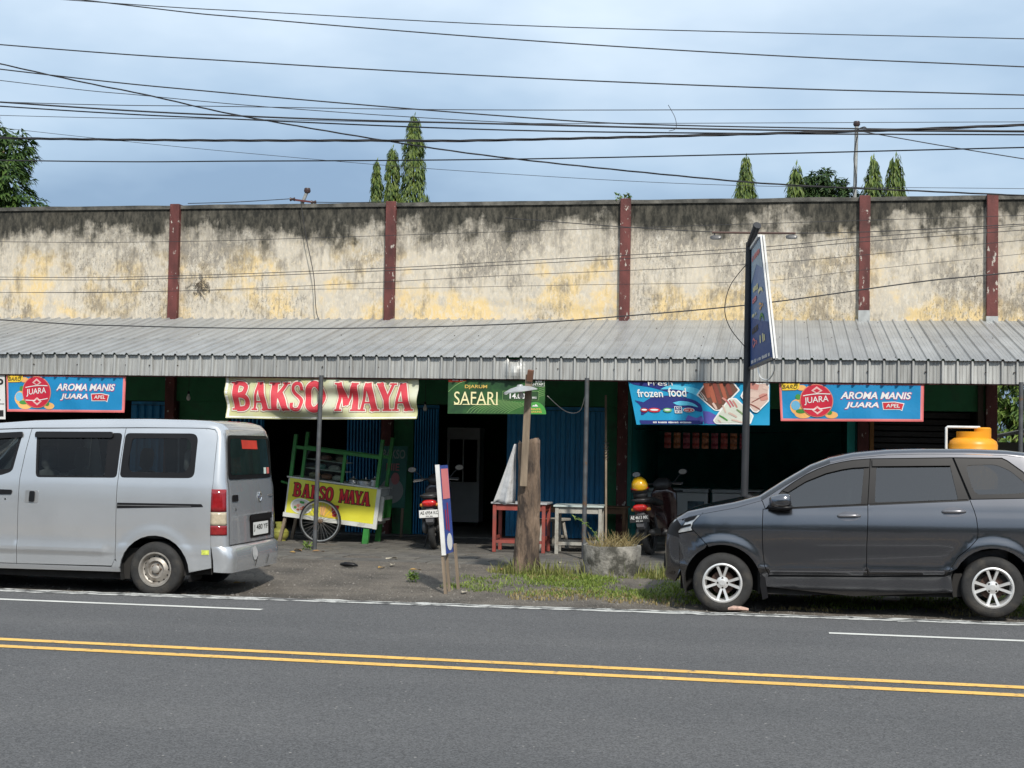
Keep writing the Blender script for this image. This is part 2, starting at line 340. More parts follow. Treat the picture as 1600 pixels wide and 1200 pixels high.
# ================================================================== SHOP ROW
PX = [-14.3, -10.39, -6.52, -2.55, 1.27, 3.22, 7.1]
def plaster():
    M = bpy.data.materials.new('stained plaster'); M.use_nodes = True; nt = M.node_tree; b = nt.nodes['Principled BSDF']; b.inputs['Roughness'].default_value = .92; b.inputs['Specular IOR Level'].default_value = .2
    geo = N(nt, 'ShaderNodeNewGeometry'); L = nt.links.new
    sp = N(nt, 'ShaderNodeSeparateXYZ'); L(geo.outputs['Position'], sp.inputs[0])
    def noi(s, st=(1, 1, 1), d=8, r=.6, off=0):
        mpn = N(nt, 'ShaderNodeMapping'); mpn.inputs['Scale'].default_value = st; mpn.inputs['Location'].default_value = (off, 0, off); L(geo.outputs['Position'], mpn.inputs[0])
        n_ = N(nt, 'ShaderNodeTexNoise'); n_.inputs['Scale'].default_value = s; n_.inputs['Detail'].default_value = d; n_.inputs['Roughness'].default_value = r; L(mpn.outputs[0], n_.inputs[0]); return n_.outputs[0]
    def rng(v, a, b_, c=0, d=1):
        r = N(nt, 'ShaderNodeMapRange'); r.inputs[1].default_value = a; r.inputs[2].default_value = b_; r.inputs[3].default_value = c; r.inputs[4].default_value = d; L(v, r.inputs[0]); return r.outputs[0]
    def mth(op, a, b_):
        n_ = N(nt, 'ShaderNodeMath', operation=op)
        for i, x in enumerate((a, b_)):
            if isinstance(x, (int, float)): n_.inputs[i].default_value = x
            else: L(x, n_.inputs[i])
        return n_.outputs[0]
    def mixc(f, a, b_):
        n_ = N(nt, 'ShaderNodeMix', data_type='RGBA'); L(f, n_.inputs[0])
        for i, x in ((6, a), (7, b_)):
            if isinstance(x, tuple): n_.inputs[i].default_value = (*x, 1)
            else: L(x, n_.inputs[i])
        return n_.outputs[2]
    z = sp.outputs[2]
    big = noi(.75, (1, 1, 1.3)); blot = noi(2.6, (1, 1, .75), 9, .68, 4); streak = noi(5.5, (1.6, 1, .16), 7, .6, 9); fine = noi(26, (1, 1, .45), 6, .7, 2); drip = noi(3.2, (2.2, 1, .12), 6, .62, 21); spk = noi(42, (1, 1, .7), 4, .6, 33); reg = noi(1.1, (1, 1, 1), 3, .5, 51)
    # yellow wash kept mainly low on the wall, rubbed off to pale lime in blotches
    yel = mth('ADD', rng(z, 3.6, 4.9, .22, -.07), mth('ADD', mth('MULTIPLY', mth('SUBTRACT', big, .5), 2.1), mth('MULTIPLY', mth('SUBTRACT', blot, .5), 1.0)))
    c = mixc(rng(yel, .06, .26), mixc(rng(fine, .36, .64), mixc(rng(blot, .38, .62), (.40, .375, .33), (.60, .555, .475)), (.56, .495, .385)), mixc(rng(fine, .3, .7), (.64, .475, .23), (.68, .54, .31)))
    # grey weathering in vertical streaks and patches
    gr = mth('ADD', mth('MULTIPLY', streak, .55), mth('ADD', mth('MULTIPLY', blot, .95), mth('ADD', mth('MULTIPLY', mth('SUBTRACT', reg, .5), .6), rng(z, 3.6, 5.3, -.08, .06))))
    c = mixc(mth('MULTIPLY', rng(gr, .69, .87), .78), c, mixc(rng(fine, .35, .65), (.13, .12, .105), (.29, .265, .225)))
    # flaking: small lime-white and grey scabs
    mid = noi(11, (1.15, 1, .6), 8, .72, 61); mid2 = noi(17, (1.3, 1, .45), 7, .7, 83)
    c = mixc(mth('MULTIPLY', rng(mid, .52, .58), .62), c, mixc(rng(blot, .4, .6), (.62, .585, .51), (.64, .555, .41)))
    c = mixc(mth('MULTIPLY', mth('MULTIPLY', rng(mid2, .52, .60), rng(reg, .38, .55)), .7), c, (.20, .185, .16))
    # light streaks
    c = mixc(mth('MULTIPLY', rng(noi(7, (1.9, 1, .22), 6, .6, 71), .58, .70), .55), c, (.64, .57, .46))
    # dark speckle in regions
    c = mixc(mth('MULTIPLY', mth('MULTIPLY', rng(spk, .57, .64), rng(reg, .46, .6)), .75), c, (.09, .08, .065))
    # black mould creeping down from the coping
    md = mth('ADD', z, mth('ADD', mth('MULTIPLY', mth('SUBTRACT', drip, .5), .55), mth('ADD', mth('MULTIPLY', mth('SUBTRACT', blot, .5), 1.15), mth('MULTIPLY', mth('SUBTRACT', big, .5), 1.5))))
    c = mixc(mth('MULTIPLY', rng(md, 4.75, 5.15), .5), c, (.15, .14, .115))
    c = mixc(mth('MULTIPLY', rng(md, 5.05, 5.25), .95), c, mixc(rng(noi(9, (1.3, 1, .5), 7, .7, 90), .42, .66), (.016, .017, .015), (.095, .088, .07)))
    L(c, b.inputs['Base Color'])
    bp = N(nt, 'ShaderNodeBump'); bp.inputs['Strength'].default_value = .6; bp.inputs['Distance'].default_value = .015; L(mth('ADD', blot, mth('MULTIPLY', fine, .5)), bp.inputs['Height']); L(bp.outputs[0], b.inputs['Normal'])
    return M
M_pl = plaster()
M_cop = mat('coping concrete', (.12, .115, .10), .9, 0, .35, 6, .5, 30, dirt=(.04, .04, .035), dscale=2.5, dlo=.4, dhi=.6)
M_mar = mat('maroon paint', (.10, .026, .022), .7, 0, .45, 4, .25, 40, dirt=(.42, .38, .33), dscale=9, dlo=.615, dhi=.64, stretch=(1.5, 1.5, .7))
M_grn = mat('green wall paint', (.018, .15, .055), .7, 0, .3, 2, .1, 30, dirt=(.03, .07, .04), dscale=2)
M_teal = mat('teal wall paint', (.02, .32, .29), .7, 0, .2, 2)
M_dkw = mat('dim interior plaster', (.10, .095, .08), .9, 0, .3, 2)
M_slab = mat('concrete floor', (.13, .125, .115), .8, 0, .25, 3, .2, 30)
M_blue = mat('blue shutter paint', (.02, .23, .46), .5, .0, .25, 3, .1, 20, dirt=(.025, .14, .26), dscale=4, stretch=(3, 3, .5))
bld = thing('shop_row', 'long single-storey shop row with stained yellow parapet and maroon pilasters', 'building', (-5, 24, 0))
wp(MB().box(-16, 8, 24.0, 24.22, 3.3, 5.54), 'parapet_wall', M_pl, bld)
g = MB()      # coping, slightly wavy
kk = 120
for i in range(kk+1):
    x = -16+24*i/kk; dz = .012*nz2(x, 0, 1.2); g.v += [(x, 23.965, 5.535+dz*.3), (x, 23.965, 5.60+dz), (x, 24.26, 5.60+dz), (x, 24.26, 5.535)]
g.f = [(4*i+a, 4*i+4+a, 4*i+4+(a+1) % 4, 4*i+(a+1) % 4) for i in range(kk) for a in range(4)]
wp(g, 'coping', M_cop, bld)
for i, x in enumerate(PX):
    p = wp(MB().box(x-.085, x+.085, 23.90, 24.1, 0, 5.615), 'pilaster', M_mar, bld, bevel=.008)
    if i in (4, 5): wp(MB().box(x-.09, x+.09, 23.893, 24.05, 3.5, 3.62+(.16 if i == 4 else .07)), 'zinc_patch', mat('zinc sheet', (.42, .43, .42), .5, .5, .2, 8), p)
wp(MB().box(-16, 3.3, 24.003, 24.2, 2.2, 3.298), 'lintel', M_grn, bld)
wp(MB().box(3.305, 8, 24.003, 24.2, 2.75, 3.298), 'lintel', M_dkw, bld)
for i, x in enumerate(PX[:6]):
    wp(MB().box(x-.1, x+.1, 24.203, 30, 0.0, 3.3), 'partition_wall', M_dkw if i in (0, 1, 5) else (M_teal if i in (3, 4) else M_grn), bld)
for i in range(5):
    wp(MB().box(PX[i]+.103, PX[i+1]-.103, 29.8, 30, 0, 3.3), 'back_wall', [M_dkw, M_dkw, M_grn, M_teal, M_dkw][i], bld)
wp(MB().box(-16, 3.35, 24.225, 30.1, 3.302, 3.45), 'flat_roof', M_cop, bld)
wp(MB().box(-16, 3.3, 23.75, 30, -.05, .022), 'floor_slab', M_slab, bld)
# green wall strips and door jambs
for a, b_ in ((-10.25, -9.35), (-6.42, -6.08), (-2.83, -2.64)):
    wp(MB().box(a, b_, 24.03, 24.17, .022, 2.197), 'wall_strip', M_grn, bld)
wp(MB().box(-2.462, -2.40, 23.93, 24.15, .022, 2.6), 'door_jamb', mat('teal jamb paint', (.01, .16, .13), .6), bld)
wp(MB().box(1.03, 1.15, 24.0, 24.15, .022, 2.197), 'door_jamb', M_teal, bld)
wp(MB().box(1.375, 1.44, 23.95, 24.1, .022, 2.197), 'door_jamb', mat('ochre timber', (.22, .10, .025), .7), bld)
wp(MB().box(3.02, 3.10, 23.95, 24.1, .022, 2.6), 'door_jamb', mat('dark timber', (.05, .035, .025), .8), bld)
# folding steel shutters: each leaf a slat of its own
def shutter(x0, x1, n_, fold, y=24.06, zt=2.19, m_=M_blue):
    fr = wp(MB().box(x0, x1, y+.10, y+.13, zt-.06, zt-.003), 'folding_shutter', m_, bld)
    w = (x1-x0)/n_; me = None
    for i in range(n_):
        if me is None:
            h = fold; g = MB(); pr = [(0, 0), (w*.38, 0), (w*.5, -h), (w*.88, -h), (w, 0)]
            g.v = [(a, b_, z) for z in (.03, zt-.07) for a, b_ in pr]; g.f = [(k, k+1, 6+k, 5+k) for k in range(4)]
            o = g.build('slat', m_, fr, fix=False); me = o.data
        else: o = link('slat', me, None, fr)
        o.location = Vector((x0+i*w, y+.09, 0))-bld.location
shutter(-4.50, -2.84, 10, .035); shutter(-6.06, -5.66, 9, .13, 24.0); shutter(-7.25, -6.64, 11, .12, 24.03); shutter(-11.2, -10.5, 5, .05); shutter(-9.35, -8.75, 8, .1)
# slatted roller grille in the rightmost room
rg = wp(MB().box(1.45, 3.0, 24.75, 24.78, 2.1, 2.19), 'roller_grille', mat('dark steel', (.03, .03, .032), .5, .3), bld)
for i in range(14):
    wp(MB().box(1.46, 2.99, 24.75, 24.775, .72+i*.098, .72+i*.098+.075), 'slat', MATS['dark steel'], rg)

# ================================================================== AWNING
M_zinc = mat('weathered zinc sheet', (.36, .37, .37), .45, .35, .13, 2.2, .08, 60, dirt=(.26, .25, .235), dscale=1.6, dlo=.52, dhi=.8, stretch=(2.2, .5, 1))
M_fas = mat('fascia zinc sheet', (.40, .405, .39), .45, .3, .22, 5, .08, 60, dirt=(.19, .185, .175), dscale=3, dlo=.5, dhi=.72, stretch=(5, 1, .25))
per_object(M_zinc, .94, 1.07); per_object(M_fas, .88, 1.12)
aw = thing('awning', 'ribbed grey zinc awning on thin steel posts along the whole shop front', 'awning', (-5, 20.3, 0))
def sheet_profile():
    P = 0.19; pr = []
    for k in range(4):
        x = k*P; pr += [(x, 0), (x+.012, .026), (x+.036, .026), (x+.048, 0), (x+.088, 0), (x+.093, .004), (x+.101, .004), (x+.106, 0), (x+.134, 0), (x+.139, .004), (x+.147, .004), (x+.152, 0)]
    return pr+[(4*P+.004, 0.001)]
pr = sheet_profile(); L_ = len(pr)
y0, z0_, y1, z1_ = -.06, 2.775, 3.70, 3.625
sl_ = math.atan2(z1_-z0_, y1-y0)
def roof_mesh(jit=0):
    g = MB(); K = 8
    for j in range(K+1):
        t = j/K; yy = y0+(y1-y0)*t; zz = z0_+(z1_-z0_)*t
        for a, h in pr: g.v.append((a, yy-h*math.sin(sl_), zz+h*math.cos(sl_)+.004*nz2(a+jit*3, yy, 1.5, jit)))
    g.f = [(j*L_+i, j*L_+i+1, (j+1)*L_+i+1, (j+1)*L_+i) for j in range(K) for i in range(L_-1)]
    return g
def fas_mesh(bent=False, jit=0):
    g = MB(); K = 6
    for j in range(K+1):
        t = j/K; zz = -.30*t
        for a, h in pr:
            y_ = -h*1.5-.006*t+.006*nz2(a+jit, zz, 2, jit); x_ = a; z2 = zz
            if bent:
                d = math.exp(-((a-.30)/.10)**2); y_ += -.10*d*math.sin(t*2.2)+.03*d; x_ += .03*d*t; z2 += -.03*d*(1-t)
            g.v.append((x_, y_, z2))
    g.f = [(j*L_+i, (j+1)*L_+i, (j+1)*L_+i+1, j*L_+i+1) for j in range(K) for i in range(L_-1)]
    return g
rm = []; fm = []
for k in range(27):
    x = -15.4+.76*k+5
    if k < 3: o = roof_mesh(k).build('roof_sheet', M_zinc, aw, fix=False); rm.append(o.data)
    else: o = link('roof_sheet', rm[k % 3], None, aw)
    o.location = (x, 0, rnd.uniform(-.003, .003)+.0015*(k % 2))
    bent = abs(-15.4+.76*k+.3+3.42) < .38
    if k < 3: o = fas_mesh(False, k).build('fascia_sheet', M_fas, aw, fix=False); fm.append(o.data)
    elif bent: o = fas_mesh(True).build('fascia_sheet', M_fas, aw, fix=False); o['label'] = 'fascia sheet bent out of line above the lamp'
    else: o = link('fascia_sheet', fm[k % 3], None, aw)
    o.location = (x, rnd.uniform(-.004, .004), 2.775); o.rotation_euler = (R(rnd.uniform(-1, 1)), 0, R(rnd.uniform(-.35, .35)))
g = MB(); r_ = random.Random(11)
for i in range(int(20/.38)):
    x = -15.3+.38*i
    for t in (.06, .30, .52, .74, .93):
        if r_.random() < .12: continue
        yy = y0+(y1-y0)*t+r_.uniform(-.03, .03); zz = z0_+(z1_-z0_)*t; xx = x+r_.uniform(.05, .14)+5; g.box(xx-.006, xx+.006, yy-.008, yy+.008, zz, zz+.011)
    if r_.random() < .8: xx = x+r_.uniform(.06, .14)+5; g.box(xx-.007, xx+.007, -.022, .0, 2.62, 2.634)
o = g.build('screws', mat('rusty steel', (.05, .035, .028), .8), aw); o['kind'] = 'stuff'
M_pur = mat('red oxide steel', (.09, .02, .02), .6); M_post = mat('grey steel post', (.085, .09, .095), .5, .3, .25, 9, dirt=(.14, .08, .045), dscale=7, dlo=.58, dhi=.66)
wp(MB().box(-15.4, 5.1, 20.315, 20.36, 2.46, 2.505), 'edge_beam', M_pur, aw)
wp(MB().box(-15.4, 5.1, 20.33, 20.38, 2.70, 2.755), 'edge_beam', M_pur, aw)
for i in range(10): wp(MB().bar((-14.6+2.0*i, 20.36, 2.72), (-14.6+2.0*i, 23.97, 3.53), .05, .07), 'rafter', M_pur, aw)
for yy in (21.5, 22.7, 23.7): zz = 2.775+(yy-20.24)*(z1_-z0_)/(y1-y0)-.04; wp(MB().box(-15.4, 5.1, yy-.02, yy+.02, zz-.03, zz+.012), 'purlin', M_pur, aw)
for x, xb in ((-14.4, -14.4), (-6.50, -6.545), (-2.66, -2.67), (3.10, 3.085)):
    wp(MB().tube([(xb, 20.26, -.05), (x, 20.26, 2.50)], .032, 10), 'post', M_post, aw, smooth=True)
# bracket on the parapet, pole on the roof
def roof_pole(name, label, base, top, r, cap=True):
    t = thing(name, label, 'pole', base)
    wp(MB().tube([base, top], r, 10), 'shaft', mat('galvanised pole', (.28, .29, .28), .6, .3, .3, 8), t, smooth=True)
    if cap:
        tx = Vector(top); wp(MB().lathe([(0, .06), (.05, .05), (.06, .0), (.045, -.03), (.02, -.04), (0, -.04)], tx, 'z', 12), 'insulator', mat('brown insulator', (.05, .03, .028), .4), t, smooth=True)
    return t
t = roof_pole('roof_pole', 'thin grey metal pole standing above the parapet by the right-hand trees', (1.14, 25.5, 3.45), (1.205, 25.5, 7.1), .032)
wp(MB().tube(smooth_path([(1.17, 25.45, 5.2), (1.12, 25.44, 5.7), (1.21, 25.44, 6.1), (1.16, 25.44, 6.5), (1.22, 25.44, 6.9)]), .008, 5), 'wire', mat('black cable', (.018, .018, .02), .6), t)
wp(MB().tube(smooth_path([(1.2, 25.48, 7.0), (1.33, 25.45, 7.04), (1.38, 25.45, 6.98)]), .012, 5), 'wire_clamp', MATS['black cable'], t)
t = roof_pole('wire_bracket', 'short leaning bracket with insulators on top of the parapet', (-8.16, 24.1, 5.59), (-8.06, 24.1, 5.84), .03)
wp(MB().bar((-8.32, 24.05, 5.69), (-7.88, 24.05, 5.63), .03, .03), 'crossarm', M_pur, t)
for x, z in ((-8.3, 5.69), (-7.92, 5.635)): wp(MB().lathe([(0, -.05), (.035, -.04), (.02, 0), (.035, .04), (0, .05)], (x, 24.03, z), 'x', 10), 'insulator', MATS['brown insulator'], t, smooth=True)
# ================================================================== VEHICLES
def sstep(a, b, x):
    t = min(1, max(0, (x-a)/(b-a))); return t*t*(3-2*t)
def interp(T, x):
    if x <= T[0][0]: return T[0][1]
    for (a, b), (c, d) in zip(T, T[1:]):
        if x <= c:
            t = (x-a)/(c-a); return b+(d-b)*t
    return T[-1][1]
def sinterp(T, x):
    """smooth table lookup (Catmull-Rom)"""
    n = len(T)
    if x <= T[0][0]: return T[0][1]
    if x >= T[-1][0]: return T[-1][1]
    for i in range(n-1):
        if x <= T[i+1][0]:
            x0, y0 = T[i]; x1, y1 = T[i+1]; h = x1-x0; t = (x-x0)/h
            m0 = (T[i+1][1]-T[i-1][1])/(T[i+1][0]-T[i-1][0]) if i else (y1-y0)/h
            m1 = (T[i+2][1]-y0)/(T[i+2][0]-x0) if i+2 < n else (y1-y0)/h
            return (2*t**3-3*t*t+1)*y0+(t**3-2*t*t+t)*h*m0+(-2*t**3+3*t*t)*y1+(t**3-t*t)*h*m1
def skin_panel(name, outline, W, material, parent, holes=(), off=0., depth=.022, step=.05, side=-1, gap=.0035):
    """a body panel: outline in side view, bent over the body surface y=W(x,z), with a rim folded inwards"""
    outline = shrink(outline, gap) if gap else outline
    V, F = cdt(outline, holes, step)
    P = []; NR = []; e = .004
    for x, z in V:
        w = W(x, z)+off; P.append(Vector((x, side*w, z)))
        gx = (W(x+e, z)-W(x-e, z))/(2*e); gz = (W(x, z+e)-W(x, z-e))/(2*e); NR.append(Vector((-gx, side*1, -gz)).normalized())
    bm = bmesh.new(); bv = [bm.verts.new(p) for p in P]; bm.verts.index_update()
    for f in F:
        try: bm.faces.new([bv[i] for i in f])
        except ValueError: pass
    bm.normal_update()
    for f in bm.faces:
        if f.normal.y*side < 0: f.normal_flip()
    nfront = len(bm.faces)
    be = [ed for ed in bm.edges if len(ed.link_faces) == 1]
    if depth:
        new = {}
        for ed in be:
            for v in ed.verts:
                if v not in new: new[v] = (bm.verts.new(v.co), bm.verts.new(v.co+Vector((0, -side*depth, 0))))
        for ed in be:
            a, b = ed.verts; bm.faces.new((new[a][0], new[b][0], new[b][1], new[a][1]))
    me = bpy.data.meshes.new(name); bm.to_mesh(me); bm.free()
    me.polygons.foreach_set('use_smooth', [i < nfront for i in range(len(me.polygons))])
    nl = []
    pn = [p.normal.copy() for p in me.polygons]
    for p in me.polygons:
        for li in p.loop_indices:
            vi = me.loops[li].vertex_index
            nl.append(NR[vi] if p.index < nfront and vi < len(NR) else pn[p.index])
    me.normals_split_custom_set(nl)
    return link(name, me, material, parent)
def strip_panels(T, E, W, parts, parent, crown=.03, rw=.08):
    """surfaces across the car: T = centre profile, E = matching points on the side's edge; parts = (name, i0, i1, material)"""
    secs = []; K = 5; Mn = 6
    for (tx, tz), (ex, ez) in zip(T, E):
        w = W(ex, ez); half = []
        for k in range(K+1):
            th = math.pi/2*k/K; s_ = math.sin(th); half.append((ex+(tx-ex)*s_*.93, -(w-rw*(1-math.cos(th))), ez+(tz-ez)*s_*.93))
        x1, yk, z1 = half[-1]
        for k in range(1, Mn+1):
            q = 1-k/Mn; half.append((tx+(x1-tx)*q*q, yk*q, tz+(z1-tz)*q*q))
        secs.append(half+[(a, -b, c) for a, b, c in reversed(half[:-1])])
    out = []
    for name, i0, i1, m_ in parts:
        g = MB(); n_ = len(secs[0])
        for s_ in secs[i0:i1+1]: g.v += s_
        g.f = [(i*n_+j, (i+1)*n_+j, (i+1)*n_+j+1, i*n_+j+1) for i in range(i1-i0) for j in range(n_-1)]
        out.append(g.build(name, m_, parent, smooth='all', fix=False))
    return out
def car_paint(name, col, metal, rough, flake=.0):
    M = mat(name, col, rough, metal, .04, 2, coat=1.0, dirt=tuple(c*.8+.03 for c in col), dscale=1.3, dlo=.55, dhi=.85); b = M.node_tree.nodes['Principled BSDF']; b.inputs['Coat Roughness'].default_value = .04
    return M
M_blk = mat('black trim plastic', (.009, .009, .010), .4, 0, .1, spec=.25); M_rub = mat('tyre rubber', (.022, .022, .022), .85, 0, .25, 12, .3, 60, dirt=(.07, .062, .05), dscale=5, dlo=.5, dhi=.8)
M_well = mat('wheel housing', (.008, .008, .008), .95); M_und = mat('underbody', (.02, .019, .018), .9, 0, .3); M_cabin = mat('cabin lining', (.03, .03, .03), .9); M_seat = mat('grey seat cloth', (.12, .12, .125), .9)
M_chr = mat('bright chrome', (.75, .75, .74), .15, 1, .03); M_red = mat('red lamp lens', (.22, .01, .013), .12, 0, .2, 20, coat=.6); M_amb = mat('pale lamp lens', (.42, .36, .26), .15, 0, .15, 30, coat=.6)
M_lens = mat('clear lamp lens', (.52, .54, .55), .08, .3, .3, 14, coat=1); M_plate = mat('white plate', (.68, .68, .65), .5, 0, .06)
M_ink = mat('plate ink', (.02, .02, .02), .6)
def wheel(parent, x, z, r, rimr, kind, y, wd=.19, side=-1):
    """tyre + rim; outer face at y (side -1 = towards the camera)"""
    s = side
    hub = MB().lathe([(0, y-s*.10), (rimr*.62, y-s*.10), (rimr*.62, y-s*.085), (0, y-s*.085)], (x, 0, z), 'y', 32)
    wl = hub.build('wheel', mat('rusty brake disc', (.075, .045, .035), .55, .5, .4, 30), parent, smooth=True)
    pr = [(rimr+.002, y-s*.005), (rimr+.02, y-s*.0), (r*.80, y-s*(-.008)), (r*.93, y-s*.004), (r-.006, y-s*.022), (r, y-s*.05), (r, y-s*(wd-.05)), (r-.008, y-s*(wd-.02)), (r*.9, y-s*wd), (rimr, y-s*wd)]
    MB().lathe(pr, (x, 0, z), 'y', 56).build('tyre', M_rub, wl, smooth=True)
    g = MB()
    if kind == 'alloy':
        m_ = mat('silver alloy', (.72, .72, .71), .32, .55, .04)
        g.lathe([(rimr, y-s*.012), (rimr+.008, y-s*.0), (rimr-.006, y+s*.004), (rimr-.016, y-s*.006), (rimr-.022, y-s*.04), (rimr-.03, y-s*.13)], (x, 0, z), 'y', 56)
        g.lathe([(0, y-s*.022), (.026, y-s*.022), (.03, y-s*.028), (.062, y-s*.034), (.066, y-s*.06)], (x, 0, z), 'y', 28)
        for k in range(8):
            th = R(22.5+45*k+(6 if k % 2 else -6)); c_, s_ = math.cos(th), math.sin(th); base = R(22.5+45*k+(14 if k % 2 else -14))
            p0 = Vector((x+.05*math.cos(base), y-s*.036, z+.05*math.sin(base))); p1 = Vector((x+(rimr-.012)*c_, y-s*.014, z+(rimr-.012)*s_))
            d = (p1-p0); t_ = Vector((-d.z, 0, d.x)).normalized(); nrm = Vector((0, s, 0))
            vs_ = []
            for p, hw in ((p0, .015), (p0.lerp(p1, .5), .0145), (p1, .0175)):
                vs_ += [p-t_*hw-nrm*.026, p-t_*hw*.8+nrm*.0, p+t_*hw*.8+nrm*.0, p+t_*hw-nrm*.026]
            g.add(vs_, [(a+4*q, a+4*q+4, (a+1) % 4+4*q+4, (a+1) % 4+4*q) for q in range(2) for a in range(4)])
        rim = g.build('rim', m_, wl, smooth=True)
        nb = MB()
        for k in range(4):
            a = R(90*k+ (0 if x < 1 else 45)); nb.lathe([(0, y-s*.03), (.011, y-s*.03), (.012, y-s*.045)], (x+.047*math.cos(a), 0, z+.047*math.sin(a)), 'y', 8)
        nb.build('wheel_nuts', mat('dark nut', (.03, .025, .02), .6, .4), rim)['kind'] = 'stuff'
    else:
        m_ = mat('steel wheel', (.34, .32, .29), .5, .5, .2, 12, dirt=(.12, .09, .065), dscale=9, dlo=.5, dhi=.75)
        g.lathe([(rimr, y-s*.01), (rimr+.008, y+s*.004), (rimr-.008, y+s*.004), (rimr-.016, y-s*.012), (rimr-.022, y-s*.045), (rimr*.80, y-s*.052), (rimr*.72, y-s*.04), (rimr*.52, y-s*.02), (rimr*.46, y-s*.03), (rimr*.42, y-s*.05), (rimr*.26, y-s*.05), (rimr*.24, y-s*.02), (rimr*.16, y-s*.012), (0, y-s*.012)], (x, 0, z), 'y', 56)
        rim = g.build('rim', m_, wl, smooth=True); nb = MB()
        for k in range(14):
            a = 2*math.pi*k/14; c = Vector((x+rimr*.76*math.cos(a), 0, z+rimr*.76*math.sin(a))); nb.lathe([(0, y-s*.0425), (.0085, y-s*.0425), (.009, y-s*.052)], c, 'y', 8)
        nb.build('vent_holes', MATS['wheel housing'], rim)['kind'] = 'stuff'; nb = MB()
        for k in range(5):
            a = 2*math.pi*k/5; nb.lathe([(0, y-s*.03), (.009, y-s*.03), (.011, y-s*.05)], (x+.047*math.cos(a), 0, z+.047*math.sin(a)), 'y', 6)
        nb.build('wheel_nuts', mat('rust nut', (.10, .06, .04), .7), rim)['kind'] = 'stuff'
    return wl
def housing(parent, x, z, r, w, side=-1):
    g = MB(); a0, a1 = R(-18), R(198)
    g.lathe([(r, side*w), (r, side*(w-.36)), (0.02, side*(w-.36))], (x, 0, z), 'y', 26, a0=a0, a1=a1)
    return g.build('wheel_housing', M_well, parent, fix=False)
def arc(cx, cz, r, a0, a1, n=14): return [(cx+r*math.cos(R(a0+(a1-a0)*i/n)), cz+r*math.sin(R(a0+(a1-a0)*i/n))) for i in range(n+1)]

